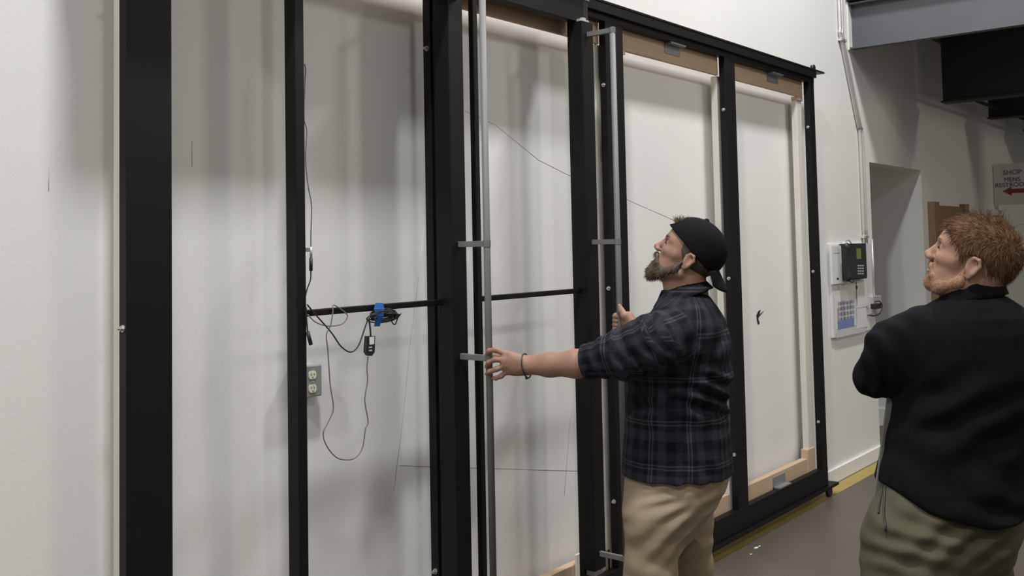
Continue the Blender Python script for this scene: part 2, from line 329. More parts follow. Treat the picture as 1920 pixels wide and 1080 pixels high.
# ------------------------------------------------------------------ outlet behind the panel
ob = thing('outlet_box', 'grey metal outlet box with two ivory receptacles on the wall behind the slim post', 'outlet', (2.165, YW, 1.205))
x0, x1, z0, z1 = 2.110, 2.218, 1.208, 1.314
box('cover', x0, x1, YW-0.048, YW-0.040, z0, z1, MT['box_grey'], ob, 0.004); box('back_box', x0+0.004, x1-0.004, YW-0.041, YW, z0+0.004, z1-0.004, MT['box_grey'], ob, 0.004)
for zc in (1.282, 1.237):
    bm = bmesh.new(); cx = 2.176
    ring = [(cx+0.0165*math.copysign(min(abs(math.cos(t)), 0.93), math.cos(t)), zc+0.0165*math.copysign(min(abs(math.sin(t)), 0.80), math.sin(t))) for t in [2*math.pi*k/28 for k in range(28)]]
    me_o = poly_prism('receptacle', ring, 'y', YW-0.051, YW-0.046, MT['ivory'], ob); bm.free()
    for dx, hh in ((-0.006, 0.0040), (0.006, 0.0032)):
        box('slot', cx+dx-0.0011, cx+dx+0.0011, YW-0.0516, YW-0.0505, zc+0.002-hh, zc+0.002+hh, MT['dark'], me_o, 0)
    tube('slot', [(cx, YW-0.0516, zc-0.008), (cx, YW-0.0505, zc-0.008)], 0.0024, MT['dark'], me_o, n=10)
bolt(ob, 2.176, YW-0.047, 1.2595, (0, -1, 0), 'screw', 0.0025)

# ------------------------------------------------------------------ conduits on the wall
def cpath(pts, off): return [tuple(W(x+off, y, YW-0.016)) for x, y in pts]
base = [(1566, -60), (1573, 0), (1577, 55), (1580, 75), (1607, 225), (1612, 250), (1617, 350), (1621, 456)]
base = [(W(x, y, YW-0.016)[0], W(x, y, YW-0.016)[2]) for x, y in base]
base[0] = (base[1][0], 4.4); base[2] = (base[1][0], base[2][1]); base[6] = (base[5][0]+0.005, base[6][1]); base[7] = (base[5][0]+0.008, base[7][1])
base[3] = (base[1][0]+0.015, base[3][1])
for k, nm in ((0, 'leftmost'), (1, 'rightmost')):
    cd = tube('electrical_conduit', spline([(x+0.045*k, YW-0.016, z) for x, z in base], 4), 0.0125, MT['conduit'], None, n=12)
    tag(recenter(cd), nm+' of two galvanised conduits bending down the wall above the phone', 'conduit', 'conduits above the phone')
    for zc in (3.2, 1.72):
        xx = np.interp(-zc, [-z for x, z in base], [x for x, z in base])+0.045*k
        box('strap', xx-0.03, xx+0.03, YW-0.031, YW-0.001, zc-0.010, zc+0.010, MT['conduit'], cd, 0.002).data.transform(Matrix.Identity(4))

# ------------------------------------------------------------------ phone board
PB = thing('message_board', 'white notice board on the wall holding phone and calendar papers', 'notice board', (7.3, YW, 1.0))
box('panel', 6.90, 7.74, YW-0.024, YW-0.0005, 1.005, 1.672, MT['board'], PB, 0.003)
def onb(px, py, Y=YW-0.026): v = W(px, py, Y); return v[0], v[2]
def paper(name, x0, y0, x1, y1, m, par, y=YW-0.0265, t=0.0012):
    a = onb(x0, y0, y); b = onb(x1, y1, y); return box(name, a[0], b[0], y, y+t, b[1], a[1], m, par, 0)
pk = paper('pocket', 1559, 461, 1581, 531, MT['paper'], PB, YW-0.040, 0.015); paper('pocket_label', 1563, 463, 1574, 474, MT['board'], pk, YW-0.042, 0.001); paper('mark', 1569, 521, 1573, 524, MT['ink'], pk, YW-0.042, 0.001)
cal = paper('calendar', 1565, 556, 1604, 618, MT['paper'], PB)
MT['cal_grid'] = mat('calendar_print', (0.58, 0.58, 0.62), 0.7, var=0.05, scale=40)
MT['cal_line'] = mat('calendar_lines', (0.34, 0.35, 0.42), 0.7, var=0.05); MT['cal_blue'] = mat('calendar_blue', (0.18, 0.24, 0.48), 0.7, var=0.05); MT['cal_red'] = mat('calendar_red', (0.50, 0.22, 0.25), 0.7, var=0.05)
g = paper('calendar_grid', 1570, 565, 1602, 603, MT['cal_grid'], cal, YW-0.0275, 0.0008); paper('calendar_strip', 1571, 602, 1602, 611, MT['cal_blue'], cal, YW-0.0295, 0.0008); paper('calendar_strip', 1570, 579, 1573, 602, MT['cal_red'], cal, YW-0.028, 0.0008)
for yy in (567, 577, 587, 597): paper('grid_line', 1571, yy, 1602, yy+0.7, MT['cal_line'], cal, YW-0.0282, 0.0006)
for xx in (1577, 1583, 1589, 1595): paper('grid_line', xx, 566, xx+0.5, 603, MT['cal_line'], cal, YW-0.0282, 0.0006)
paper('note_sheet', 1606, 527, 1627, 574, MT['paper'], PB, YW-0.031, 0.001); paper('note_sheet', 1606, 572, 1626, 612, MT['paper'], PB, YW-0.0285, 0.001)
paper('note_mark', 1606, 536, 1608, 541, MT['ink'], PB, YW-0.0325, 0.001)
paper('printed_strip', 1568, 617, 1622, 622, MT['cal_grid'], PB, YW-0.0275, 0.0008)
PH = thing('wall_phone', 'black desk phone with small green display mounted on the white notice board', 'phone', (7.4, YW-0.03, 1.38))
a = onb(1582, 457, YW-0.06); b = onb(1623, 522, YW-0.06)
bm = bmesh.new(); bm_box(bm, a[0], b[0], YW-0.075, YW-0.024, b[1], a[1], 0.008); link('phone_base', bm_done(bm, 'b'), MT['black_plastic'], PH)
sp = [(-0.11, 0.0), (-0.10, 0.012), (-0.04, 0.004), (0.04, 0.004), (0.10, 0.012), (0.11, 0.0)]
zc = (a[1]+b[1])/2; hx = onb(1589, 490, YW-0.1)[0]
bm = bmesh.new(); tube_bm(bm, spline([(hx, YW-0.088-d, zc+z*1.08) for z, d in sp], 5), 0.024, 12); link('handset', bm_done(bm, 'h'), MT['black_plastic'], PH, True)
Yp = YW-0.0765
def pbox(name, x0, y0, x1, y1, m, par): a = onb(x0, y0, Yp); b = onb(x1, y1, Yp); return box(name, a[0], b[0], Yp, Yp+0.003, b[1], a[1], m, par, 0)
pbox('display', 1606, 466, 1615, 485, MT['lcd'], PH)
for r in range(4):
    for c in range(3): pbox('key', 1608.5+c*4.1, 497+r*5, 1611.5+c*4.1, 499.2+r*5, MT['white_key'], PH)
tube('phone_cord', spline([(*W(1590, 522, YW-0.07),), (*W(1594, 528, YW-0.08),), (*W(1600, 529, YW-0.08),), (*W(1602, 522, YW-0.07),)]), 0.004, MT['cord'], PH, n=8)
tube('line_cord', spline([(*W(1580, 458, YW-0.03),), (*W(1585, 452, YW-0.04),), (*W(1592, 451, YW-0.05),), (*W(1597, 458, YW-0.04),)]), 0.004, MT['conduit'], PH, n=8)
# outlet on the passage corner
PO = thing('corner_outlet', 'small metal outlet with plugged black adapter at the passage corner', 'outlet', (7.78, YW-0.03, 1.2))
a = W(1631, 556, YW-0.03); b = W(1640, 588, YW-0.03); box('outlet_body', a[0], OX0-0.002, YW-0.055, YW-0.001, b[2], a[2], MT['conduit'], PO, 0.004)
a = W(1638, 570, YW-0.08); b = W(1648, 578, YW-0.08); box('plug', a[0], b[0], YW-0.10, YW-0.055, b[2], a[2], MT['black_plastic'], PO, 0.004)
tube('plug_cord', spline([W(1640, 566, YW-0.08), W(1649, 565, YW-0.1), W(1654, 574, YW-0.11), W(1650, 587, YW-0.1), W(1640, 592, YW-0.06), W(1627, 591, YW-0.03)]), 0.0045, MT['cord'], PO, n=8)
tube('riser', [(7.80, YW-0.012, a[2]+0.02), (7.80, YW-0.012, 1.70)], 0.009, MT['conduit'], PO, n=10)

# ------------------------------------------------------------------ far background: door, sign, shelf
DR = thing('door_1', 'brown wooden door on the white wall behind the red haired man', None, (10.3, YW-0.03, 0)); tag(DR, kind='structure')
dx0 = W(1757, 500, YW-0.06)[0]
box('jamb', dx0, dx0+0.16, YW-0.06, YW-0.001, 0, 2.03, MT['door_wood'], DR, 0.004); box('leaf', dx0+0.16, dx0+1.05, YW-0.035, YW-0.001, 0, 2.0, MT['door_wood'], DR, 0.003); box('jamb', dx0+1.05, dx0+1.18, YW-0.06, YW-0.001, 0, 2.03, MT['door_wood'], DR, 0.004)
tube('door_knob', [(dx0+0.25, YW-0.08, 1.0), (dx0+0.25, YW-0.03, 1.0)], 0.03, MT['chrome'], DR, n=14)
SX = 11.76
sy0 = YW-0.012
SG = thing('hanging_sign', 'white restroom sign with dark lettering and a red arrow pointing left', 'sign', (SX, 2.2, 2.06))
box('sign_panel', SX, SX+0.012, 1.78, sy0, 2.045, 2.495, MT['board'], SG, 0.001)
def sgp(px, py):
    r = CM@np.array([px-PCX, PCY-py, -FPX]); t = SX/r[0]; v = CC+t*r; return v[1], v[2]
for s, px, py, py1 in (('SHOP', 1898, 327, 318), ('MENS', 1898, 340, 332), ('RESTROOM', 1898, 350, 342)):
    y, z = sgp(px, py); z1 = sgp(px, py1)[1]
    text('sign_text', s, (z1-z)/0.70, MT['ink'], SG, (SX-0.001, y, z), ROT_FACE_X)
ya, za = sgp(1880, 359); yb_, zb = sgp(1921, 357.5)
ar = [(ya, za), (ya-0.09, za+0.05), (ya-0.09, za+0.024), (yb_, za+0.024), (yb_, za-0.024), (ya-0.09, za-0.024), (ya-0.09, za-0.05)]
poly_prism('red_arrow', ar, 'x', SX-0.002, SX, MT['red'], SG)
wx0 = W(1849, 393, YW)[0]; wx1 = W(1880, 397, YW)[0]
WN = thing('door_2', 'small dark framed doorway on the white wall under the restroom sign', None, (wx0, YW-0.02, 0)); tag(WN, kind='structure')
zt = W(1849, 393, YW)[2]
box('jamb', wx0, wx0+0.08, YW-0.03, YW-0.001, 0, zt, MT['board'], WN); box('leaf', wx0+0.08, wx1-0.1, YW-0.012, YW-0.001, 0, zt-0.06, MT['door_wood'], WN); box('jamb', wx1-0.1, wx1, YW-0.03, YW-0.001, 0, zt, MT['board'], WN); box('lintel', wx0+0.08, wx1-0.1, YW-0.03, YW-0.001, zt-0.06, zt, MT['board'], WN)
def fxp(px, py, X=15.98):
    r = CM@np.array([px-PCX, PCY-py, -FPX]); t = X/r[0]; v = CC+t*r; return v[1], v[2]
def fbox(name, x0, y0, x1, y1, m, par, X=15.98, t=0.02, **kw):
    a = fxp(x0, y0, X); b = fxp(x1, y1, X); return box(name, X, X+t, b[0], a[0], b[1], a[1], m, par, 0)
NB = thing('notice_panel', 'cluttered pin board of small pictures on the far end wall', 'notice board', (15.97, fxp(1905, 450)[0], 1.7))
fbox('backing', 1885, 410, 1935, 452, MT['paper'], NB)
for (x0, y0, x1, y1, m) in ((1895, 413, 1906, 422, 'black_plastic'), (1908, 414, 1913, 432, 'ink'), (1914, 413, 1930, 431, 'door_wood'), (1896, 426, 1903, 436, 'ink'), (1908, 435, 1916, 441, 'red'), (1917, 438, 1930, 444, 'ink')):
    fbox('picture', x0, y0, x1, y1, MT[m], NB, 15.96, 0.015)
pp = fbox('paper_sheet', 1888, 385, 1900, 401, MT['box_grey'], NB, 15.994, 0.005); MT['sheet'] = mat('grey_sheet', (0.55, 0.55, 0.53), 0.7, var=0.03); pp.data.materials[0] = MT['sheet']
SH = thing('wall_shelf', 'white shelf unit with a black tray on the far end wall', 'shelf', (15.8, fxp(1905, 545)[0], 0.9))
fbox('shelf_board', 1890, 501, 1935, 505, MT['box_grey'], SH, 15.8, 0.18); fbox('shelf_board', 1892, 551, 1935, 555, MT['board'], SH, 15.8, 0.18); fbox('side_panel', 1884, 500, 1890, 640, MT['board'], SH, 15.8, 0.18)
tr = fbox('black_tray', 1896, 531, 1935, 551, MT['black_plastic'], None, 15.82, 0.12); tag(recenter(tr), 'black tray on the far shelf beside the red haired man', 'tray')
#PEOPLE
# ------------------------------------------------------------------ implicit-surface modeller for the figures
class Field:
    def __init__(s, lo, hi, h):
        s.lo = np.array(lo, float); s.h = h; s.n = (np.ceil((np.array(hi)-s.lo)/h)).astype(int)+1
        s.D = np.full(s.n, 0.5, np.float32)
    def _win(s, lo, hi):
        a = np.clip(np.floor((np.array(lo)-s.lo)/s.h).astype(int), 0, s.n); b = np.clip(np.ceil((np.array(hi)-s.lo)/s.h).astype(int)+1, 0, s.n)
        return a, b
    def _grid(s, a, b):
        ax = [(np.arange(a[i], b[i])*s.h+s.lo[i]).astype(np.float32) for i in range(3)]
        return ax[0][:, None, None], ax[1][None, :, None], ax[2][None, None, :]
    def put(s, fn, lo, hi, k=0.02, op='u', pad=None):
        pad = pad if pad is not None else k+4*s.h
        a, b = s._win(np.array(lo)-pad, np.array(hi)+pad)
        if np.any(b-a < 2): return
        X, Y, Z = s._grid(a, b); d = fn(X, Y, Z).astype(np.float32)
        sl = tuple(slice(a[i], b[i]) for i in range(3)); D = s.D[sl]
        if op == 'u':
            t = np.clip(0.5+0.5*(D-d)/k, 0, 1); s.D[sl] = D*(1-t)+d*t-k*t*(1-t)
        elif op == 's':
            d = -d; t = np.clip(0.5-0.5*(D-d)/k, 0, 1); s.D[sl] = D*(1-t)+d*t+k*t*(1-t)
        elif op == 'i':
            t = np.clip(0.5-0.5*(D-d)/k, 0, 1); s.D[sl] = D*(1-t)+d*t+k*t*(1-t)
        elif op == 'add': s.D[sl] = D+d
    def cone(s, p, q, r1, r2, k=0.02, op='u'):
        p = np.array(p, float); q = np.array(q, float); v = q-p; L2 = float(v@v)
        def fn(X, Y, Z):
            t = np.clip(((X-p[0])*v[0]+(Y-p[1])*v[1]+(Z-p[2])*v[2])/L2, 0, 1)
            return np.sqrt((X-p[0]-t*v[0])**2+(Y-p[1]-t*v[1])**2+(Z-p[2]-t*v[2])**2)-(r1+(r2-r1)*t)
        r = max(r1, r2); s.put(fn, np.minimum(p, q)-r, np.maximum(p, q)+r, k, op)
    def chain(s, pts, rs, k=0.02, op='u'):
        for a, b, r1, r2 in zip(pts[:-1], pts[1:], rs[:-1], rs[1:]): s.cone(a, b, r1, r2, k, op)
    def ell(s, c, R, rad, k=0.02, op='u', margin=0.0):
        c = np.array(c, float); R = np.array(R, float); rad = np.array(rad, float)   # rows of R: local axes in world
        def fn(X, Y, Z):
            x, y, z = X-c[0], Y-c[1], Z-c[2]
            u = [R[i, 0]*x+R[i, 1]*y+R[i, 2]*z for i in range(3)]
            k0 = np.sqrt(sum((u[i]/rad[i])**2 for i in range(3))); k1 = np.sqrt(sum((u[i]/rad[i]**2)**2 for i in range(3)))
            return k0*(k0-1)/np.maximum(k1, 1e-6)
        m = rad.max(); s.put(fn, c-m, c+m, k, op)
    def loft(s, zs, cx, cy, ra, rb, ax, k=0.02, op='u', p=2.0):
        # stack of level ellipses: axis ax (unit xy), half sizes ra along it and rb across it
        zs = np.array(zs, float); o = np.argsort(zs); zs = zs[o]; cx, cy, ra, rb = [np.array(v, float)[o] for v in (cx, cy, ra, rb)]
        def fn(X, Y, Z):
            z1 = Z[0, 0, :]; f = lambda v: np.interp(z1, zs, v).astype(np.float32)[None, None, :]
            a, b, x0, y0 = f(ra), f(rb), f(cx), f(cy)
            u = (X-x0)*ax[0]+(Y-y0)*ax[1]; v = -(X-x0)*ax[1]+(Y-y0)*ax[0]
            rr = (np.abs(u/a)**p+np.abs(v/b)**p)**(1/p); d = (rr-1)*np.minimum(a, b)
            return np.maximum(d, np.maximum(zs[0]-Z, Z-zs[-1]))
        m = max(ra.max(), rb.max()); s.put(fn, (cx.min()-m, cy.min()-m, zs[0]), (cx.max()+m, cy.max()+m, zs[-1]), k, op)
    def mesh(s, name):
        D = s.D; n = s.n; ins = D < 0
        c = np.zeros(tuple(n-1), np.uint8)
        for i in (0, 1):
            for j in (0, 1):
                for k in (0, 1): c += ins[i:n[0]-1+i, j:n[1]-1+j, k:n[2]-1+k]
        act = (c > 0) & (c < 8); I = np.argwhere(act); idx = np.full(act.shape, -1, np.int32); idx[act] = np.arange(len(I))
        acc = np.zeros((len(I), 3)); cnt = np.zeros(len(I)); corners = [(i, j, k) for i in (0, 1) for j in (0, 1) for k in (0, 1)]
        for a in corners:
            for ax in range(3):
                if a[ax]: continue
                b = list(a); b[ax] = 1
                da = D[I[:, 0]+a[0], I[:, 1]+a[1], I[:, 2]+a[2]]; db = D[I[:, 0]+b[0], I[:, 1]+b[1], I[:, 2]+b[2]]
                m = (da < 0) != (db < 0); t = np.where(m, da/np.where(m, da-db, 1), 0)
                pos = np.tile(np.array(a, float), (len(I), 1)); pos[:, ax] += t
                acc[m] += pos[m]; cnt[m] += 1
        V = (I+acc/cnt[:, None])*s.h+s.lo
        Q = []
        for ax in range(3):
            sl0 = [slice(None)]*3; sl1 = [slice(None)]*3; sl0[ax] = slice(0, n[ax]-1); sl1[ax] = slice(1, n[ax])
            A = ins[tuple(sl0)]; B = ins[tuple(sl1)]; E_ = np.argwhere(A != B)
            o1, o2 = (ax+1) % 3, (ax+2) % 3
            ok = (E_[:, o1] > 0) & (E_[:, o2] > 0) & (E_[:, o1] < n[o1]-1) & (E_[:, o2] < n[o2]-1); E_ = E_[ok]
            if not len(E_): continue
            qd = []
            for d1, d2 in ((0, 0), (-1, 0), (-1, -1), (0, -1)):
                e = E_.copy(); e[:, o1] += d1; e[:, o2] += d2; qd.append(idx[e[:, 0], e[:, 1], e[:, 2]])
            qd = np.stack(qd, 1); flip = ~A[E_[:, 0], E_[:, 1], E_[:, 2]]; qd[flip] = qd[flip][:, ::-1]; Q.append(qd)
        Q = np.concatenate(Q); Q = Q[(Q >= 0).all(1)]
        me = bpy.data.meshes.new(name); me.vertices.add(len(V)); me.vertices.foreach_set('co', V.astype(np.float32).ravel())
        me.loops.add(len(Q)*4); me.loops.foreach_set('vertex_index', Q.astype(np.int32).ravel())
        me.polygons.add(len(Q)); me.polygons.foreach_set('loop_start', np.arange(0, len(Q)*4, 4, dtype=np.int32))
        try: me.polygons.foreach_set('loop_total', np.full(len(Q), 4, np.int32))
        except Exception: pass
        me.update(calc_edges=True); me.validate()
        me.polygons.foreach_set('use_smooth', [True]*len(me.polygons))
        return me, V

def bounds(pts, pad):
    a = np.array(pts); return a.min(0)-pad, a.max(0)+pad
RH0 = RH = _unit(np.array([CM[0, 0], CM[1, 0], 0]))         # image right, level
VH = _unit(np.array([-CM[0, 2], -CM[1, 2], 0]))       # view direction, level
ZU = np.array([0, 0, 1.0])

class Head:                                            # local axes: x forward, y left, z up, origin between the ears
    def __init__(s, trag, yaw, pitch, roll, k, side=0.072):
        v = _unit(np.array([trag[0]-CC[0], trag[1]-CC[1], 0])); r = np.cross(v, ZU)
        f = -r*math.cos(yaw)+v*math.sin(yaw); l = np.cross(ZU, f)
        s.f = f*math.cos(pitch)+ZU*math.sin(pitch); s.l = l; s.u = np.cross(s.f, s.l); s.k = k
        if roll: s.l, s.u = s.l*math.cos(roll)+s.u*math.sin(roll), s.u*math.cos(roll)-s.l*math.sin(roll)
        s.R = np.array([s.f, s.l, s.u]); s.o = np.array(trag)-s.l*side*k
    def __call__(s, x, y, z): return s.o+s.k*(s.f*x+s.l*y+s.u*z)
    def local(s, V): return ((V-s.o)@s.R.T)/s.k
    def build(s, F, jaw=1.0):
        k = s.k; E = lambda c, r, kk=0.02, op='u': F.ell(s(*c), s.R, np.array(r)*k, kk*k, op)
        E((-0.008, 0, 0.048), (0.098, 0.076, 0.088))                 # cranium
        E((0.035, 0, 0.045), (0.058, 0.063, 0.068), 0.02)            # forehead
        E((0.035, 0, -0.01), (0.055, 0.058, 0.065), 0.02)            # face
        E((0.045, 0, -0.048), (0.047*jaw, 0.045*jaw, 0.040), 0.02)   # jaw
        F.cone(s(0.070, 0, -0.075), s(0.080, 0, -0.070), 0.017*k, 0.015*k, 0.015)   # chin
        for y in (1, -1):
            F.cone(s(0.0, y*0.052, -0.045), s(0.06, y*0.028, -0.074), 0.016*k, 0.013*k, 0.02)   # jawbone
            F.cone(s(0.040, y*0.052, 0.006), s(0.072, y*0.038, 0.004), 0.014*k, 0.013*k, 0.018)   # cheekbone
            F.cone(s(0.084, y*0.014, 0.047), s(0.070, y*0.046, 0.045), 0.010*k, 0.008*k, 0.014)   # brow
        F.cone(s(0.088, 0, 0.038), s(0.107, 0, 0.005), 0.0080*k, 0.0110*k, 0.008)   # nose
        F.ell(s(0.110, 0, 0.001), s.R, np.array((0.0115, 0.0110, 0.0100))*k, 0.006)
        for y in (1, -1): F.ell(s(0.103, y*0.0115, -0.004), s.R, np.array((0.011, 0.0075, 0.008))*k, 0.005)
        for y in (1, -1): F.ell(s(0.091, y*0.032, 0.030), s.R, np.array((0.016, 0.018, 0.012))*k, 0.010, 's')
        F.ell(s(0.091, 0, -0.027), s.R, np.array((0.012, 0.022, 0.0065))*k, 0.006); F.ell(s(0.090, 0, -0.040), s.R, np.array((0.012, 0.020, 0.0065))*k, 0.006)
        F.ell(s(0.105, 0, -0.0335), s.R, np.array((0.010, 0.024, 0.0016))*k, 0.003, 's')
        for y in (1, -1): F.ell(s(0.075, y*0.032, 0.029), s.R, np.array((0.0125, 0.0125, 0.0125))*k, 0.003)   # eyeballs under lids
        for y in (1, -1):                                            # ears
            pts = [s(0.002, y*0.071, -0.020), s(-0.007, y*0.075, -0.024), s(-0.016, y*0.083, -0.010), s(-0.026, y*0.087, 0.012), s(-0.020, y*0.088, 0.028), s(-0.006, y*0.083, 0.030), s(0.004, y*0.076, 0.018)]
            F.chain(pts, [0.0045*k, 0.0050*k, 0.0045*k, 0.0045*k, 0.0045*k, 0.0045*k, 0.004*k], 0.004)
            F.ell(s(-0.008, y*0.077, 0.004), s.R, np.array((0.018, 0.006, 0.024))*k, 0.006)
            F.ell(s(-0.006, y*0.087, 0.006), s.R, np.array((0.008, 0.006, 0.013))*k, 0.004, 's')

def strands(name, roots, dirs, length, width, m, parent, curl=0.3, droop=0.0, seed=1):
    rng = np.random.RandomState(seed); n = len(roots); V = np.zeros((n, 6, 3)); L = length*(0.6+0.8*rng.rand(n))[:, None]
    d = dirs+curl*rng.randn(n, 3); d /= np.linalg.norm(d, axis=1)[:, None]
    sd = np.cross(d, rng.randn(n, 3)); sd /= np.linalg.norm(sd, axis=1)[:, None]
    d2 = d+curl*0.8*rng.randn(n, 3)-droop*ZU; d2 /= np.linalg.norm(d2, axis=1)[:, None]
    V[:, 0] = roots-sd*width; V[:, 1] = roots+sd*width
    mid = roots+d*L*0.5; V[:, 2] = mid+sd*width*0.8; V[:, 3] = mid-sd*width*0.8
    tip = mid+d2*L*0.5; V[:, 4] = tip+sd*width*0.15; V[:, 5] = tip-sd*width*0.15
    b = np.arange(n)[:, None]*6
    Q = np.concatenate([b+np.array([[0, 1, 2, 3]]), b+np.array([[3, 2, 4, 5]])])
    me = bpy.data.meshes.new(name); me.from_pydata(V.reshape(-1, 3).tolist(), [], Q.tolist()); me.update()
    return link(name, me, m, parent)

def skin_mat():
    m = mat('skin', (0.315, 0.175, 0.122), 0.6, var=0.12, scale=14, bump=0.04, bscale=180)
    b = m.node_tree.nodes['Principled BSDF']; b.inputs['Subsurface Weight'].default_value = 0.12; b.inputs['Subsurface Radius'].default_value = (0.012, 0.005, 0.003)
    b.inputs['Subsurface Scale'].default_value = 0.6
    return m
MT['skin'] = skin_mat()
MT['cap'] = mat('black_cap_cloth', (0.0065, 0.007, 0.0085), 0.85, var=0.15, scale=60, bump=0.15, bscale=400, spec=0.1)
MT['brown_hair'] = mat('dark_brown_hair', (0.060, 0.042, 0.028), 0.6, var=0.3, scale=60)
MT['beard'] = mat('brown_beard', (0.105, 0.074, 0.050), 0.65, var=0.3, scale=60)
MT['red_hair'] = mat('ginger_hair', (0.125, 0.068, 0.036), 0.75, var=0.35, scale=45, spec=0.12)
MT['ginger_beard'] = mat('short_ginger_beard', (0.29, 0.155, 0.09), 0.65, var=0.3, scale=60)
MT['eye'] = mat('dark_eye', (0.02, 0.015, 0.012), 0.25, var=0.05)
MT['khaki'] = mat('khaki_cotton', (0.30, 0.24, 0.165), 0.8, var=0.10, scale=16, bump=0.12, bscale=260, spec=0.2)
MT['olive'] = mat('olive_trousers', (0.075, 0.070, 0.045), 0.85, var=0.12, scale=16, bump=0.12, bscale=260, spec=0.2)
MT['fleece'] = mat('black_fleece', (0.0042, 0.0045, 0.0058), 0.9, var=0.25, scale=30, bump=0.25, bscale=350, spec=0.12)
MT['seam'] = mat('khaki_seam', (0.20, 0.15, 0.09), 0.85, var=0.1)
MT['boot'] = mat('brown_leather_boot', (0.10, 0.06, 0.035), 0.6, var=0.2)
MT['button'] = mat('horn_button', (0.16, 0.11, 0.07), 0.4, var=0.1)

def plaid_mat():
    m = bpy.data.materials.new('plaid_flannel'); m.use_nodes = True; nt = m.node_tree; b = nt.nodes['Principled BSDF']
    b.inputs['Roughness'].default_value = 0.9; b.inputs['Specular IOR Level'].default_value = 0.15
    at = nt.nodes.new('ShaderNodeAttribute'); at.attribute_name = 'weave'
    sp = nt.nodes.new('ShaderNodeSeparateXYZ'); nt.links.new(at.outputs['Vector'], sp.inputs[0])
    def stripes(sock, per, off):
        a = nt.nodes.new('ShaderNodeMath'); a.operation = 'MULTIPLY_ADD'; a.inputs[1].default_value = 1/per; a.inputs[2].default_value = off; nt.links.new(sock, a.inputs[0])
        f = nt.nodes.new('ShaderNodeMath'); f.operation = 'FRACT'; nt.links.new(a.outputs[0], f.inputs[0])
        r = nt.nodes.new('ShaderNodeValToRGB'); nt.links.new(f.outputs[0], r.inputs[0]); cr = r.color_ramp; cr.interpolation = 'LINEAR'
        K = [(0.0, (.006, .006, .010)), (0.16, (.006, .006, .010)), (0.20, (.029, .027, .038)), (0.38, (.033, .031, .043)), (0.42, (.008, .008, .014)), (0.52, (.008, .008, .014)),
             (0.535, (.062, .062, .076)), (0.555, (.062, .062, .076)), (0.57, (.010, .010, .016)), (0.60, (.010, .010, .016)), (0.615, (.062, .062, .076)), (0.635, (.062, .062, .076)), (0.65, (.006, .006, .010)),
             (0.74, (.006, .006, .010)), (0.78, (.023, .020, .029)), (0.92, (.023, .020, .029)), (0.96, (.006, .006, .010))]
        while len(cr.elements) < len(K): cr.elements.new(0.5)
        for e, (p_, c) in zip(cr.elements, K): e.position = p_; e.color = (*c, 1)
        return r.outputs[0]
    su = stripes(sp.outputs[0], 0.135, 0.1); sv = stripes(sp.outputs[1], 0.150, 0.35)
    mx = nt.nodes.new('ShaderNodeMix'); mx.data_type = 'RGBA'; mx.inputs[0].default_value = 0.5; nt.links.new(su, mx.inputs[6]); nt.links.new(sv, mx.inputs[7])
    n = nt.nodes.new('ShaderNodeTexNoise'); n.inputs['Scale'].default_value = 35; n.inputs['Detail'].default_value = 4
    mr = nt.nodes.new('ShaderNodeMapRange'); mr.inputs[3].default_value = 0.65; mr.inputs[4].default_value = 1.3; nt.links.new(n.outputs[0], mr.inputs[0])
    sc = nt.nodes.new('ShaderNodeVectorMath'); sc.operation = 'SCALE'; nt.links.new(mx.outputs[2], sc.inputs[0]); nt.links.new(mr.outputs[0], sc.inputs['Scale'])
    nt.links.new(sc.outputs[0], b.inputs['Base Color'])
    n2 = nt.nodes.new('ShaderNodeTexNoise'); n2.inputs['Scale'].default_value = 260
    bp = nt.nodes.new('ShaderNodeBump'); bp.inputs['Strength'].default_value = 0.15; bp.inputs['Distance'].default_value = 0.004; nt.links.new(n2.outputs[0], bp.inputs['Height']); nt.links.new(bp.outputs[0], b.inputs['Normal'])
    return m
MT['plaid'] = plaid_mat()

def folds(F, lo, hi, waves):                           # cloth folds: ridges added to the surface
    def fn(X, Y, Z):
        t = 0
        for (c, d, wl, amp, rad) in waves:
            d = _unit(np.array(d, float)); ph = ((X-c[0])*d[0]+(Y-c[1])*d[1]+(Z-c[2])*d[2])
            bend = 0.018*np.sin((X*3.1+Y*2.3+Z*4.7)*4.0)
            g = np.exp(-((X-c[0])**2+(Y-c[1])**2+(Z-c[2])**2)/rad**2)
            t = t-amp*g*np.sin(2*math.pi*(ph+bend)/wl)
        return t+np.zeros(np.broadcast(X, Y, Z).shape)
    F.put(fn, lo, hi, 0.01, 'add', pad=0)

def finger(F, pts, r=0.0095, k=0.007): F.chain(pts, [r*1.05, r*1.0, r*0.92, r*0.78][:len(pts)], k)

# ================================================================== bearded man in plaid
ZB = 3.55
M1 = thing('person', 'bearded man in backward black cap and dark plaid shirt pulling the steel handles', 'person', (P(1270, 900, ZB)[0], P(1270, 900, ZB)[1], 0))
fwd1 = _unit(-RH*math.cos(0.30)+VH*math.sin(0.30)); left1 = np.cross(ZU, fwd1)
H1 = Head(P(1285, 490, ZB-0.075), 0.04, math.radians(27), 0.0, 1.05)
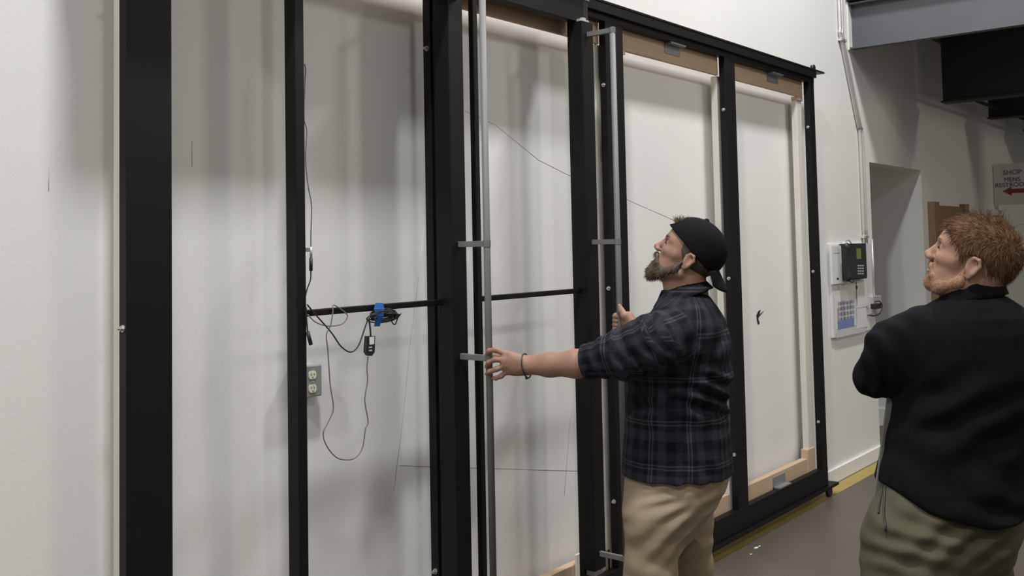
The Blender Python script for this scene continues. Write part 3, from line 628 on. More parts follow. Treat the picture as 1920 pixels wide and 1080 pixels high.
# --- body skin
wristL = P(984, 685, 3.50); elbL = P(1140, 678, 3.41); shL = P(1268, 625, 3.40)
shR = P(1300, 615, 3.72); elbR = P(1235, 668, 4.02); wrR = P(1192, 618, 4.20)
chest = P(1285, 650, ZB); pelv = P(1268, 905, ZB); neckb = P(1292, 560, ZB)
hipL = P(1236, 960, ZB-0.09); hipR = P(1286, 960, ZB+0.09)
kneeL = P(1217, 1080, ZB-0.08); kneeR = P(1299, 1080, ZB+0.10)
def below(p, z, dx=0, dy=0): return np.array([p[0]+dx, p[1]+dy, z])
ankL = below(kneeL, 0.09, 0.02, -0.03); ankR = below(kneeR, 0.09, 0.03, -0.04)
toeL = ankL+fwd1*0.17-ZU*0.055; toeR = ankR+fwd1*0.17-ZU*0.055
allp = [wristL, shL, shR, wrR, ankL, ankR, toeL, toeR, H1(0.13, 0, 0), H1(0, 0, 0.15), P(908, 680, 3.5), P(1150, 600, 4.27), P(1400, 700, 3.4)]
lo, hi = bounds(allp, 0.06)
F = Field(lo, hi, 0.0045)
F.loft([pelv[2]-0.08, pelv[2], chest[2]-0.15, chest[2]+0.05, neckb[2]-0.01], [pelv[0]]*2+[chest[0]]*2+[neckb[0]], [pelv[1]]*2+[chest[1]]*2+[neckb[1]], [0.12, 0.13, 0.13, 0.12, 0.06], [0.15, 0.15, 0.15, 0.16, 0.07], fwd1[:2], 0.04)
F.cone(P(1297, 575, ZB), H1(-0.02, 0, -0.03), 0.066, 0.060, 0.02)
F.cone(P(1270, 570, ZB), H1(0.03, 0, -0.05), 0.042, 0.040, 0.03)
H1.build(F)
for sh, el in ((shL, elbL), (shR, elbR)): F.chain([chest+ZU*0.06, sh, el], [0.07, 0.05, 0.044], 0.03)
F.chain([elbL, P(1080, 682, 3.43), P(1030, 684, 3.465), wristL], [0.040, 0.047, 0.040, 0.031], 0.02)
F.chain([elbR, wrR], [0.044, 0.031], 0.02)
for h_, k_, a_, t_ in ((hipL, kneeL, ankL, toeL), (hipR, kneeR, ankR, toeR)):
    F.chain([pelv, h_, k_, a_], [0.085, 0.065, 0.045, 0.035], 0.03); F.chain([a_-ZU*0.03, t_], [0.04, 0.032], 0.02)
# left hand on the near pull bar
kn = [P(950, 664, 3.487), P(947, 675, 3.480), P(947, 686, 3.482), P(951, 696, 3.490)]
F.chain([wristL, P(966, 678, 3.492), kn[1]], [0.029, 0.021, 0.015], 0.018); F.chain([wristL+0, P(966, 690, 3.495), kn[2]], [0.027, 0.021, 0.015], 0.018)
F.chain([P(972, 676, 3.495), kn[0]], [0.022, 0.014], 0.014); F.chain([P(972, 692, 3.497), kn[3]], [0.021, 0.013], 0.014)
finger(F, [kn[0], P(928, 656, 3.490), P(917, 658, 3.502), P(912.5, 665, 3.520)])
finger(F, [kn[1], P(928, 674, 3.484), P(916, 680, 3.498), P(912, 688, 3.516)])
finger(F, [kn[2], P(931, 692, 3.486), P(918, 697, 3.500), P(912.5, 701, 3.517)])
finger(F, [kn[3], P(940, 705, 3.492), P(930, 709, 3.500), P(924, 709, 3.511)], 0.0085)
F.chain([P(972, 676, 3.51), P(950, 668, 3.545), P(932, 668, 3.560), P(918, 669, 3.556)], [0.018, 0.014, 0.011, 0.009], 0.012)
# right hand on the far pull bar
F.chain([wrR, P(1180, 606, 4.215)], [0.030, 0.026], 0.02); F.ell(P(1178, 602, 4.225), np.eye(3), (0.030, 0.030, 0.042), 0.02)
F.chain([P(1182, 604, 4.20), P(1171, 592, 4.20), P(1165, 582, 4.215), P(1161, 573, 4.225)], [0.020, 0.015, 0.0115, 0.009], 0.012)
for j in range(4):
    y = 590+j*8; F.chain([P(1176, y+2, 4.26), P(1165, y, 4.285), P(1154, y+1, 4.275), P(1152, y+3, 4.25), P(1157, y+4, 4.232)], [0.012, 0.0105, 0.010, 0.009, 0.008], 0.006)
me, V = F.mesh('body'); body1 = link('body', me, MT['skin'], M1, True)
tag(body1, 'skin of head, neck, forearms and hands')

# --- plaid shirt
torso = [(548, 1262, 1322, .075), (560, 1240, 1334, .115), (576, 1224, 1347, .165), (600, 1207, 1360, .198), (640, 1188, 1370, .210), (700, 1173, 1371, .205), (745, 1173, 1363, .195), (800, 1172, 1366, .195), (850, 1168, 1372, .203), (884, 1166, 1373, .208)]
Zs, CX, CY, RA, RB = [], [], [], [], []
for y, xl, xr, b in torso:
    c = P((xl+xr)/2, y, ZB); hw = (xr-xl)/2*ZB/FPX; sphi = math.sin(0.30)
    Zs.append(c[2]); CX.append(c[0]); CY.append(c[1]); RA.append(math.sqrt(max(hw**2-(b*sphi)**2, 0.0016))/math.cos(0.30)); RB.append(b)
slL = [P(1285, 620, 3.42), P(1225, 645, 3.35), P(1168, 664, 3.36), P(1097, 678, 3.415)]; srL = [0.100, 0.094, 0.077, 0.057]
slR = [P(1295, 612, 3.72), P(1240, 648, 3.98), P(1212, 632, 4.10), P(1190, 620, 4.185)]; srR = [0.095, 0.075, 0.058, 0.050]
lo, hi = bounds(slL+slR+[P(1150, 890, ZB-0.3), P(1400, 890, ZB+0.3), P(1400, 890, ZB-0.3), P(1380, 530, ZB)], 0.10)
F = Field(lo, hi, 0.0045)
F.loft(Zs, CX, CY, RA, RB, fwd1[:2], 0.02, p=2.2)
F.chain(slL, srL, 0.045); F.chain(slR, srR, 0.045)
F.chain([P(1093, 679, 3.417), P(1108, 678, 3.408)], [0.060, 0.061], 0.008)                         # rolled cuff
fw = [(P(1340, 735, 3.42), ZU+0.35*RH, 0.060, 0.0090, 0.15), (P(1300, 760, 3.40), ZU+0.5*RH, 0.075, 0.0075, 0.16), (P(1200, 760, 3.42), ZU-0.3*RH, 0.09, 0.004, 0.14), (P(1170, 670, 3.33), RH*1.0+0.6*ZU, 0.050, 0.0065, 0.11),
      (P(1235, 660, 3.33), RH+0.9*ZU, 0.055, 0.0060, 0.10), (P(1110, 680, 3.38), RH+0.2*ZU, 0.03, 0.0045, 0.06), (P(1290, 840, 3.38), RH+0.15*ZU, 0.085, 0.0055, 0.16), (P(1350, 640, 3.45), RH-0.4*ZU, 0.09, 0.004, 0.16), (P(1280, 690, 3.36), RH-0.8*ZU, 0.07, 0.006, 0.12)]
folds(F, lo, hi, fw)
# openings: cuff ends and hem stay clean
def plane_cut(F, p, n, lo_, hi_, k=0.006):
    n = _unit(np.array(n)); F.put(lambda X, Y, Z: (X-p[0])*n[0]+(Y-p[1])*n[1]+(Z-p[2])*n[2], lo_, hi_, k, 'i', pad=0.0)
cL = P(1096, 679, 3.417); nL = _unit(cL-P(1165, 670, 3.36)); plane_cut(F, cL, nL, cL-0.12, cL+0.12)
cR = P(1188, 619, 4.19); nR = _unit(cR-P(1212, 632, 4.10)); plane_cut(F, cR, nR, cR-0.10, cR+0.10)
me, V = F.mesh('shirt'); shirt1 = link('shirt', me, MT['plaid'], M1, True)
def seg_param(V, pts):
    best = np.full(len(V), 1e9); s_ = np.zeros(len(V)); ang = np.zeros(len(V)); acc = 0
    for a, b in zip(pts[:-1], pts[1:]):
        v = b-a; L = np.linalg.norm(v); t = np.clip((V-a)@v/L**2, 0, 1); q = V-(a+t[:, None]*v); d = np.linalg.norm(q, axis=1)
        e1 = _unit(np.cross(v, ZU)); e2 = _unit(np.cross(v, e1)); an = np.arctan2(q@e1, q@e2)
        m = d < best; best[m] = d[m]; s_[m] = acc+t[m]*L; ang[m] = an[m]; acc += L
    return best, s_, ang
def torso_uv(V, Zs, CX, CY, f):
    o = np.argsort(Zs); z = np.array(Zs)[o]; x0 = np.interp(V[:, 2], z, np.array(CX)[o]); y0 = np.interp(V[:, 2], z, np.array(CY)[o])
    dx, dy = V[:, 0]-x0, V[:, 1]-y0; l = np.array([-f[1], f[0]])
    return np.arctan2(dx*f[0]+dy*f[1], dx*l[0]+dy*l[1])*0.20, V[:, 2]
u, v = torso_uv(V, Zs, CX, CY, fwd1)
dL, sL, aL = seg_param(V, slL); dR, sR, aR = seg_param(V, slR)
far = np.linalg.norm(V-np.array(slL[0]), axis=1)
mL = (dL < 0.105) & (sL > 0.035); mR = (dR < 0.10) & (sR > 0.06)
u[mL] = aL[mL]*0.085; v[mL] = sL[mL]+0.04; u[mR] = aR[mR]*0.08; v[mR] = sR[mR]
at = me.attributes.new('weave', 'FLOAT_VECTOR', 'POINT'); at.data.foreach_set('vector', np.stack([u, v, u*0], 1).astype(np.float32).ravel())
# collar
def collar(name, ring, h, m, parent, out=0.012):
    bm = bmesh.new(); n = len(ring); A = [bm.verts.new(p) for p in ring]; cen = sum(np.array(p) for p in ring)/n
    B = [bm.verts.new(np.array(p)+ZU*h*(1-0.0*i)-_unit(np.array(p)-cen)*out*0.6) for i, p in enumerate(ring)]
    Cc = [bm.verts.new(np.array(p)+ZU*h*0.1+_unit(np.array(p)-cen)*out) for i, p in enumerate(ring)]
    for i in range(n-1):
        bm.faces.new((A[i], A[i+1], B[i+1], B[i])); bm.faces.new((B[i], B[i+1], Cc[i+1], Cc[i]))
    bmesh.ops.subdivide_edges(bm, edges=bm.edges[:], cuts=2, use_grid_fill=True)
    bmesh.ops.solidify(bm, geom=bm.faces[:], thickness=0.004)
    o = link(name, bm_done(bm, name), m, parent, True)
    a_ = o.data.attributes.new('weave', 'FLOAT_VECTOR', 'POINT'); co = np.empty(len(o.data.vertices)*3, np.float32); o.data.vertices.foreach_get('co', co); co = co.reshape(-1, 3)
    a_.data.foreach_set('vector', np.stack([co[:, 0]+co[:, 1], co[:, 2], co[:, 0]*0], 1).astype(np.float32).ravel())
    return o
nc = P(1288, 556, ZB); ring = []
for k in range(21):
    t = math.radians(25+310*k/20); ring.append(nc+fwd1*(0.078*math.cos(t)+0.035*max(math.cos(t), 0)**2)+left1*0.082*math.sin(t)+ZU*(-0.030*math.cos(t)-0.010))
collar('collar', ring, 0.036, MT['plaid'], shirt1, 0.016)

# --- khaki trousers
Zp, PX_, PY_, PA, PBb = [], [], [], [], []
for y, xl, xr, b in ((862, 1178, 1366, .18), (884, 1174, 1368, .19), (915, 1171, 1360, .195), (945, 1172, 1344, .19), (978, 1185, 1322, .165), (1010, 1220, 1300, .09)):
    c = P((xl+xr)/2, y, ZB); hw = (xr-xl)/2*ZB/FPX
    Zp.append(c[2]); PX_.append(c[0]); PY_.append(c[1]); PA.append(math.sqrt(hw**2-(b*0.29)**2)/0.955); PBb.append(b)
lo, hi = bounds([P(1140, 850, ZB-0.3), P(1400, 850, ZB+0.3), P(1400, 850, ZB-0.3), P(1140, 850, ZB+0.3), ankL-0.12, ankR+0.12, ankL+0.12, ankR-0.12], 0.04)
F = Field(lo, hi, 0.005)
F.loft(Zp, PX_, PY_, PA, PBb, fwd1[:2], 0.02, p=2.3)
F.chain([P(1226, 970, ZB-0.10), P(1219, 1080, ZB-0.09), below(ankL, 0.09)], [0.106, 0.084, 0.066], 0.05)
F.chain([P(1290, 965, ZB+0.10), P(1296, 1080, ZB+0.11), below(ankR, 0.09)], [0.095, 0.074, 0.066], 0.05)
folds(F, lo, hi, [(P(1275, 1000, 3.36), ZU-0.6*RH, 0.055, 0.0060, 0.09), (P(1245, 950, 3.36), ZU-0.25*RH, 0.05, 0.0035, 0.08), (P(1200, 1010, 3.38), ZU-0.9*RH, 0.06, 0.0035, 0.09), (P(1325, 945, 3.42), ZU-0.6*RH, 0.06, 0.0045, 0.08), (P(1215, 1075, 3.4), ZU+0.4*RH, 0.10, 0.0045, 0.11), (P(1300, 1050, 3.6), ZU-0.3*RH, 0.08, 0.0045, 0.11),
                  (below(kneeL, 0.25), ZU, 0.08, 0.008, 0.15), (below(kneeR, 0.25), ZU, 0.08, 0.008, 0.15)])
me, V = F.mesh('trousers'); tr1 = link('trousers', me, MT['khaki'], M1, True)
# pocket seams follow the cloth: thin raised welts
def surf_line(name, obj, px, zg, r, m, parent, off=0.001):
    dg = bpy.context.evaluated_depsgraph_get(); out = []
    for x, y in px:
        d = Vector(P(x, y, 1.0)-CC).normalized(); L0 = wloc(obj)
        ok, loc, nr, _ = obj.ray_cast(Vector(CC)-L0, d)
        if ok: out.append(np.array(loc+L0)-np.array(d)*off)
    if len(out) > 1: return tube(name, spline(out, 4), r, m, parent, n=6)
bpy.context.view_layer.update()
surf_line('pocket_seam', tr1, [(1203, 868), (1205, 885), (1211, 900), (1224, 913)], 0, 0.0020, MT['seam'], tr1, 0.0010)
surf_line('pocket_seam', tr1, [(1224, 913), (1238, 903), (1250, 893)], 0, 0.0020, MT['seam'], tr1, 0.0010)
surf_line('back_pocket', tr1, [(1289, 879), (1298, 883), (1308, 882)], 0, 0.0022, MT['seam'], tr1, 0.0010)
for an, to in ((ankL, toeL), (ankR, toeR)):
    lo, hi = bounds([an, to], 0.09); lo[2] = -0.006
    F = Field(lo, hi, 0.005); F.chain([an-ZU*0.035-fwd1*0.03, an-ZU*0.04+fwd1*0.06, to-ZU*0.0], [0.050, 0.048, 0.040], 0.03); F.cone(an-ZU*0.04, an+ZU*0.06, 0.05, 0.048, 0.03)
    plane_cut(F, np.array([0, 0, 0.002]), (0, 0, -1), lo, hi, 0.004)
    me, V = F.mesh('boot'); link('boot', me, MT['boot'], M1, True)

# --- cap, hair, beard, bracelet
k = H1.k
lo, hi = bounds([H1(-0.18, 0, -0.05), H1(0.13, 0, 0.17), H1(0, 0.1, 0), H1(0, -0.1, 0)], 0.02)
F = Field(lo, hi, 0.0028)
F.ell(H1(-0.004, 0, 0.052), H1.R, np.array((0.116, 0.090, 0.103))*k, 0.01)
F.ell(H1(-0.006, 0, 0.048), H1.R, np.array((0.104, 0.080, 0.091))*k, 0.004, 's')
pn = _unit(-H1.u+0.46*H1.f); plane_cut(F, H1(0, 0, 0.040), pn, lo, hi, 0.003)
F.ell(H1(0.098, 0, 0.118), H1.R, np.array((0.040, 0.040, 0.026))*k, 0.003, 's')
F.ell(H1(-0.004, 0, 0.156), H1.R, np.array((0.009, 0.009, 0.006))*k, 0.002)
me, V = F.mesh('cap'); cap1 = link('cap', me, MT['cap'], M1, True)
bm = bmesh.new(); nU, nV = 15, 9; gv = []
for i in range(nU):
    y = -0.078+0.156*i/(nU-1); row = []
    for j in range(nV):
        t = j/(nV-1); w_ = math.sqrt(max(1-(y/0.080)**2, 0)); q_ = 0.078*(0.35+0.65*w_)*t; x = -0.080-0.028*w_-q_*0.80; z = 0.022-q_*0.62-0.22*y*y/0.078-0.10*t*y*y/0.078
        row.append((bm.verts.new(H1(x, y, z-0.006*t+0.0025)), bm.verts.new(H1(x, y, z-0.006*t-0.0025))))
    gv.append(row)
for i in range(nU-1):
    for j in range(nV-1):
        for s_ in (0, 1): bm.faces.new((gv[i][j][s_], gv[i+1][j][s_], gv[i+1][j+1][s_], gv[i][j+1][s_]))
for i in range(nU-1):
    for j in (0, nV-1): bm.faces.new((gv[i][j][0], gv[i+1][j][0], gv[i+1][j][1], gv[i][j][1]))
for j in range(nV-1):
    for i in (0, nU-1): bm.faces.new((gv[i][j][0], gv[i][j+1][0], gv[i][j+1][1], gv[i][j][1]))
link('brim', bm_done(bm, 'brim'), MT['cap'], cap1, True)
def sphere_dirs(n, seed):
    r = np.random.RandomState(seed); d = r.randn(n, 3); return d/np.linalg.norm(d, axis=1)[:, None]
def hair_shell(Hd, name, rad, cen, lo_l, hi_l, region, m, parent, h=0.003, rough=0.0):
    cs = [Hd(x, y, z) for x in (lo_l[0], hi_l[0]) for y in (lo_l[1], hi_l[1]) for z in (lo_l[2], hi_l[2])]
    lo, hi = bounds(cs, 0.01); F = Field(lo, hi, h); F.ell(Hd(*cen), Hd.R, np.array(rad)*Hd.k, 0.01)
    def fn(X, Y, Z):
        x = ((X-Hd.o[0])*Hd.f[0]+(Y-Hd.o[1])*Hd.f[1]+(Z-Hd.o[2])*Hd.f[2])/Hd.k
        y = ((X-Hd.o[0])*Hd.l[0]+(Y-Hd.o[1])*Hd.l[1]+(Z-Hd.o[2])*Hd.l[2])/Hd.k
        z = ((X-Hd.o[0])*Hd.u[0]+(Y-Hd.o[1])*Hd.u[1]+(Z-Hd.o[2])*Hd.u[2])/Hd.k
        return region(x, y, z)
    F.put(fn, lo, hi, 0.006, 'i', pad=0)
    if rough:
        F.put(lambda X, Y, Z: rough*(np.sin(X*170+3*np.sin(Z*60))*np.sin(Y*150+2*np.sin(X*70))+0.6*np.sin(Z*210+Y*120)), lo, hi, 0.01, 'add', pad=0)
    me, V = F.mesh(name); return link(name, me, m, parent, True), V
# hair at the nape and sideburn under the cap
def reg1(x, y, z):
    g = np.interp(z, [-0.075, -0.05, -0.02, 0.0, 0.03, 0.07], [-0.055, -0.045, -0.030, 0.012, 0.030, 0.035])
    return np.maximum(x-g, np.maximum(-0.075-z, z-0.08))*0.8
hs, V = hair_shell(H1, 'hair', (0.103, 0.0795, 0.090), (-0.008, 0, 0.040), (-0.12, -0.09, -0.08), (0.06, 0.09, 0.09), reg1, MT['brown_hair'], M1)
d = sphere_dirs(500, 4); L = H1.local(np.array([H1(0.080, 0, 0.118)])); rng = np.random.RandomState(5)
roots = np.array([H1(0.070+0.02*a, 0.030*b, 0.112-0.01*a) for a, b in rng.uniform(-1, 1, (260, 2))])
MT['light_hair'] = mat('light_brown_hair', (0.20, 0.135, 0.08), 0.55, var=0.25, scale=60)
strands('forelock', roots, np.tile(H1.f*0.6+H1.u*0.7, (len(roots), 1)), 0.024, 0.0011, MT['light_hair'], M1, 0.5, seed=6)
# beard
cs = [H1(x, y, z) for x in (-0.05, 0.15) for y in (-0.10, 0.10) for z in (-0.15, 0.03)]
lo, hi = bounds(cs, 0.01); F = Field(lo, hi, 0.003)
F.ell(H1(0.047, 0, -0.054), H1.R, np.array((0.051, 0.047, 0.040))*k, 0.01)
F.chain([H1(0.074, 0, -0.062), H1(0.084, 0, -0.085), H1(0.089, 0, -0.106)], [0.025*k, 0.022*k, 0.010*k], 0.02)
for y in (1, -1):
    F.chain([H1(0.010, y*0.066, -0.010), H1(0.022, y*0.062, -0.040), H1(0.055, y*0.042, -0.070)], [0.005*k, 0.010*k, 0.016*k], 0.015)
    F.chain([H1(0.100, y*0.004, -0.020), H1(0.094, y*0.026, -0.026), H1(0.086, y*0.032, -0.048)], [0.0065*k, 0.0065*k, 0.008*k], 0.008)
F.ell(H1(0.108, 0, -0.034), H1.R, np.array((0.018, 0.018, 0.0065))*k, 0.005, 's')
F.ell(H1(0.075, 0.055, -0.014), H1.R, np.array((0.035, 0.03, 0.024))*k, 0.012, 's'); F.ell(H1(0.075, -0.055, -0.014), H1.R, np.array((0.035, 0.03, 0.024))*k, 0.012, 's')
me, V = F.mesh('beard'); bd = link('beard', me, MT['beard'], M1, True)
nv = np.empty(len(me.vertices)*3, np.float32); me.vertices.foreach_get('normal', nv); nv = nv.reshape(-1, 3); lc_ = H1.local(V)
pick = np.random.RandomState(8).permutation(np.where((lc_[:, 0] > 0.0))[0])[:2600]
strands('beard_strands', V[pick], nv[pick]*0.35-H1.u*0.9+H1.f*0.15, 0.011, 0.0006, MT['beard'], bd, 0.22, seed=9)['kind'] = 'stuff'
for y in (1, -1):
    e = bmesh.new(); bmesh.ops.create_uvsphere(e, u_segments=12, v_segments=8, radius=0.0062*k, matrix=Matrix.Translation(Vector(H1(0.0845, y*0.033, 0.0295)))); link('eye', bm_done(e, 'eye'), MT['eye'], M1, True)
    F = None
    tube('eyebrow', spline([H1(0.094, y*0.016, 0.048), H1(0.090, y*0.032, 0.053), H1(0.078, y*0.046, 0.049)]), 0.0042, MT['beard'], M1, n=8)
ax = _unit(P(1030, 684, 3.465)-wristL); e1 = _unit(np.cross(ax, ZU)); e2 = np.cross(ax, e1); bc = P(987, 686, 3.497)
tube('bracelet', [bc+(e1*math.cos(t)*0.041+e2*math.sin(t)*0.0425)+ax*0.006*math.sin(t) for t in [2*math.pi*j/36 for j in range(37)]], 0.0026, MT['cord'], M1, n=8)
tube('bracelet_bead', [P(987, 706, 3.475), P(987, 711, 3.475)], 0.004, MT['cord'], M1, n=8)

# ================================================================== red haired man in black pullover
ZR = 2.60
M2 = thing('person', 'red haired man in black pullover and olive trousers standing with arms folded', 'person', (P(1775, 930, ZR)[0], P(1775, 930, ZR)[1], 0))
H2 = Head(P(1816, 503, ZR-0.070), 0.10, math.radians(19), 0.0, 1.0)
fwd2 = _unit(-RH*math.cos(0.85)+VH*math.sin(0.85)); left2 = np.cross(ZU, fwd2)
chest2 = P(1825, 680, ZR); pelv2 = P(1780, 930, ZR)
legL = P(1708, 1080, ZR-0.06); legR = P(1828, 1080, ZR+0.05)
ankL2 = below(legL, 0.09, 0.02, 0.0); ankR2 = below(legR, 0.09, 0.02, 0.02); toeL2 = ankL2+fwd2*0.17-ZU*0.055; toeR2 = ankR2+fwd2*0.17-ZU*0.055
shL2 = P(1718, 625, ZR-0.02); elL2 = P(1632, 716, ZR+0.06); haL2 = P(1760, 700, ZR+0.20)
shR2 = P(1945, 640, ZR+0.05); elR2 = P(1968, 800, ZR+0.12); haR2 = P(1800, 740, ZR+0.22)
lo, hi = bounds([ankL2, ankR2, toeL2, toeR2, shL2, shR2, elL2, elR2, haR2, H2(0.13, 0, 0), H2(0, 0, 0.15), H2(-0.12, 0, 0)], 0.07)
F = Field(lo, hi, 0.0045)
F.loft([pelv2[2]-0.08, pelv2[2], chest2[2]-0.1, chest2[2]+0.04, P(1830, 560, ZR)[2]], [pelv2[0]]*2+[chest2[0]]*2+[P(1830, 560, ZR)[0]], [pelv2[1]]*2+[chest2[1]]*2+[P(1830, 560, ZR)[1]], [0.10]*3+[0.10, 0.05], [0.13]*3+[0.13, 0.06], fwd2[:2], 0.04)
F.cone(P(1828, 590, ZR), H2(-0.022, 0, -0.02), 0.052, 0.064, 0.02); F.cone(P(1812, 580, ZR), H2(0.02, 0, -0.05), 0.042, 0.042, 0.03)
H2.build(F)
for a_, e_, h_ in ((shL2, elL2, haL2), (shR2, elR2, haR2)):
    F.chain([chest2+ZU*0.04, a_, e_, h_], [0.05, 0.038, 0.026, 0.024], 0.02)
for hnd, dr in ((haL2, RH), (haR2, -RH)):
    F.cone(hnd, hnd+dr*0.07, 0.028, 0.024, 0.02)
    for j in range(4): F.chain([hnd+dr*0.07+ZU*(0.030-0.02*j), hnd+dr*0.11+ZU*(0.032-0.021*j)-VH*0.01, hnd+dr*0.125+ZU*(0.032-0.021*j)-VH*0.035], [0.010, 0.009, 0.008], 0.006)
    F.chain([hnd+ZU*0.02, hnd+dr*0.04+ZU*0.055, hnd+dr*0.07+ZU*0.065], [0.015, 0.011, 0.009], 0.01)
for l_, a_, t_ in ((legL, ankL2, toeL2), (legR, ankR2, toeR2)):
    F.chain([pelv2, l_, a_], [0.09, 0.055, 0.04], 0.04); F.chain([a_-ZU*0.03, t_], [0.04, 0.032], 0.02)
me, V = F.mesh('body'); body2 = link('body', me, MT['skin'], M2, True); tag(body2, 'skin of face, ear and neck')
# --- black pullover
Zs, CX, CY, RA, RB = [], [], [], [], []
for y, xl, xr, b in ((556, 1772, 1880, .085), (572, 1745, 1902, .115), (592, 1716, 1930, .140), (620, 1700, 1955, .155), (660, 1688, 1968, .165), (700, 1680, 1970, .170), (750, 1680, 1962, .168), (800, 1670, 1946, .162), (850, 1660, 1924, .168), (900, 1650, 1910, .182), (962, 1648, 1916, .195)):
    c = P((xl+xr)/2, y, ZR); Zs.append(c[2]); CX.append(c[0]); CY.append(c[1]); RA.append((xr-xl)/2*ZR/FPX); RB.append(b)
lo, hi = bounds([P(1590, 540, ZR-0.2), P(2010, 980, ZR+0.3), P(1590, 980, ZR+0.3), P(2010, 540, ZR-0.2)], 0.06)
F = Field(lo, hi, 0.0045)
F.loft(Zs, CX, CY, RA, RB, RH[:2], 0.03, p=2.2)
F.chain([P(1735, 632, ZR-0.03), P(1680, 655, ZR-0.01), P(1640, 705, ZR+0.05)], [0.082, 0.070, 0.052], 0.04)
F.chain([P(1638, 708, ZR+0.05), P(1690, 708, ZR+0.10), P(1760, 700, ZR+0.18)], [0.050, 0.048, 0.042], 0.02)
F.chain([shR2, elR2, P(1890, 770, ZR+0.2), P(1810, 740, ZR+0.2)], [0.09, 0.06, 0.05, 0.042], 0.03)
F.chain([P(1900, 865, ZR-0.06), P(1935, 845, ZR-0.03)], [0.02, 0.02], 0.03)
folds(F, lo, hi, [(P(1870, 820, 2.45), ZU-0.6*RH, 0.10, 0.008, 0.17), (P(1720, 860, 2.45), ZU+0.4*RH, 0.11, 0.005, 0.15), (P(1650, 670, 2.55), ZU+RH, 0.055, 0.006, 0.09), (P(1760, 700, 2.45), ZU-0.9*RH, 0.10, 0.005, 0.15), (P(1880, 930, 2.46), ZU+0.3*RH, 0.07, 0.006, 0.13), (P(1640, 725, 2.6), RH+0.3*ZU, 0.04, 0.004, 0.06)])
# hem: lower towards the middle of the back
hemz = [(1648, 902), (1700, 936), (1790, 957), (1918, 942)]
hx = [float((P(x, y, ZR)-CC)@RH) for x, y in hemz]; hz = [float(P(x, y, ZR)[2]) for x, y in hemz]
def hemfn(X, Y, Z):
    u_ = (X-CC[0])*RH[0]+(Y-CC[1])*RH[1]; return np.interp(u_, hx, hz).astype(np.float32)-Z
F.put(hemfn, lo, hi, 0.008, 'i', pad=0)
me, V = F.mesh('pullover'); pull2 = link('pullover', me, MT['fleece'], M2, True)
nc = P(1823, 560, ZR); ring = []
for k_ in range(21):
    t = math.radians(15+330*k_/20); f_ = -RH*math.cos(0.35)+VH*math.sin(0.35); l_ = np.cross(ZU, f_)
    ring.append(nc+f_*0.078*math.cos(t)+l_*0.080*math.sin(t)+ZU*(-0.012*math.cos(t)-0.012*max(math.cos(t), 0)-0.004))
collar('collar', ring, 0.036, MT['fleece'], pull2, 0.006)
# --- olive trousers
Zp, PX_, PY_, PA, PBb = [], [], [], [], []
for y, xl, xr, b in ((895, 1660, 1898, .140), (930, 1653, 1905, .150), (970, 1643, 1906, .168), (1010, 1632, 1896, .165), (1050, 1632, 1882, .140), (1080, 1690, 1840, .08)):
    c = P((xl+xr)/2, y, ZR); Zp.append(c[2]); PX_.append(c[0]); PY_.append(c[1]); PA.append((xr-xl)/2*ZR/FPX); PBb.append(b)
lo, hi = bounds([P(1590, 880, ZR-0.25), P(1950, 880, ZR+0.25), P(1950, 880, ZR-0.25), P(1590, 880, ZR+0.25), ankL2-0.13, ankR2+0.13, ankL2+0.13, ankR2-0.13], 0.03)
F = Field(lo, hi, 0.005)
F.loft(Zp, PX_, PY_, PA, PBb, RH[:2], 0.03, p=2.3)
F.chain([P(1715, 1020, ZR-0.05), P(1714, 1100, ZR-0.06), below(ankL2, 0.09)], [0.130, 0.118, 0.075], 0.05)
F.chain([P(1815, 1020, ZR+0.03), P(1832, 1100, ZR+0.05), below(ankR2, 0.09)], [0.110, 0.085, 0.075], 0.04)
folds(F, lo, hi, [(P(1720, 1010, 2.44), ZU+0.35*RH, 0.06, 0.0055, 0.14), (P(1850, 1030, 2.45), ZU-0.9*RH, 0.07, 0.008, 0.12), (P(1780, 1050, 2.45), ZU-1.1*RH, 0.08, 0.006, 0.14), (below(legL, 0.25), ZU, 0.08, 0.008, 0.15)])
me, V = F.mesh('trousers'); tr2 = link('trousers', me, MT['olive'], M2, True)
bpy.context.view_layer.update()
surf_line('drawcord', tr2, [(1654, 912), (1652, 930), (1648, 950), (1647, 962)], 0, 0.0028, MT['cord'], tr2, 0.004)
surf_line('drawcord', tr2, [(1660, 912), (1658, 940), (1657, 965), (1660, 985), (1660, 996)], 0, 0.0028, MT['cord'], tr2, 0.004)
for an, to in ((ankL2, toeL2), (ankR2, toeR2)):
    lo, hi = bounds([an, to], 0.09); lo[2] = -0.006
    F = Field(lo, hi, 0.005); F.chain([an-ZU*0.035-fwd2*0.03, an-ZU*0.04+fwd2*0.06, to-ZU*0.0], [0.050, 0.048, 0.040], 0.03); F.cone(an-ZU*0.04, an+ZU*0.06, 0.05, 0.048, 0.03)
    plane_cut(F, np.array([0, 0, 0.002]), (0, 0, -1), lo, hi, 0.004)
    me, V = F.mesh('boot'); link('boot', me, MT['boot'], M2, True)
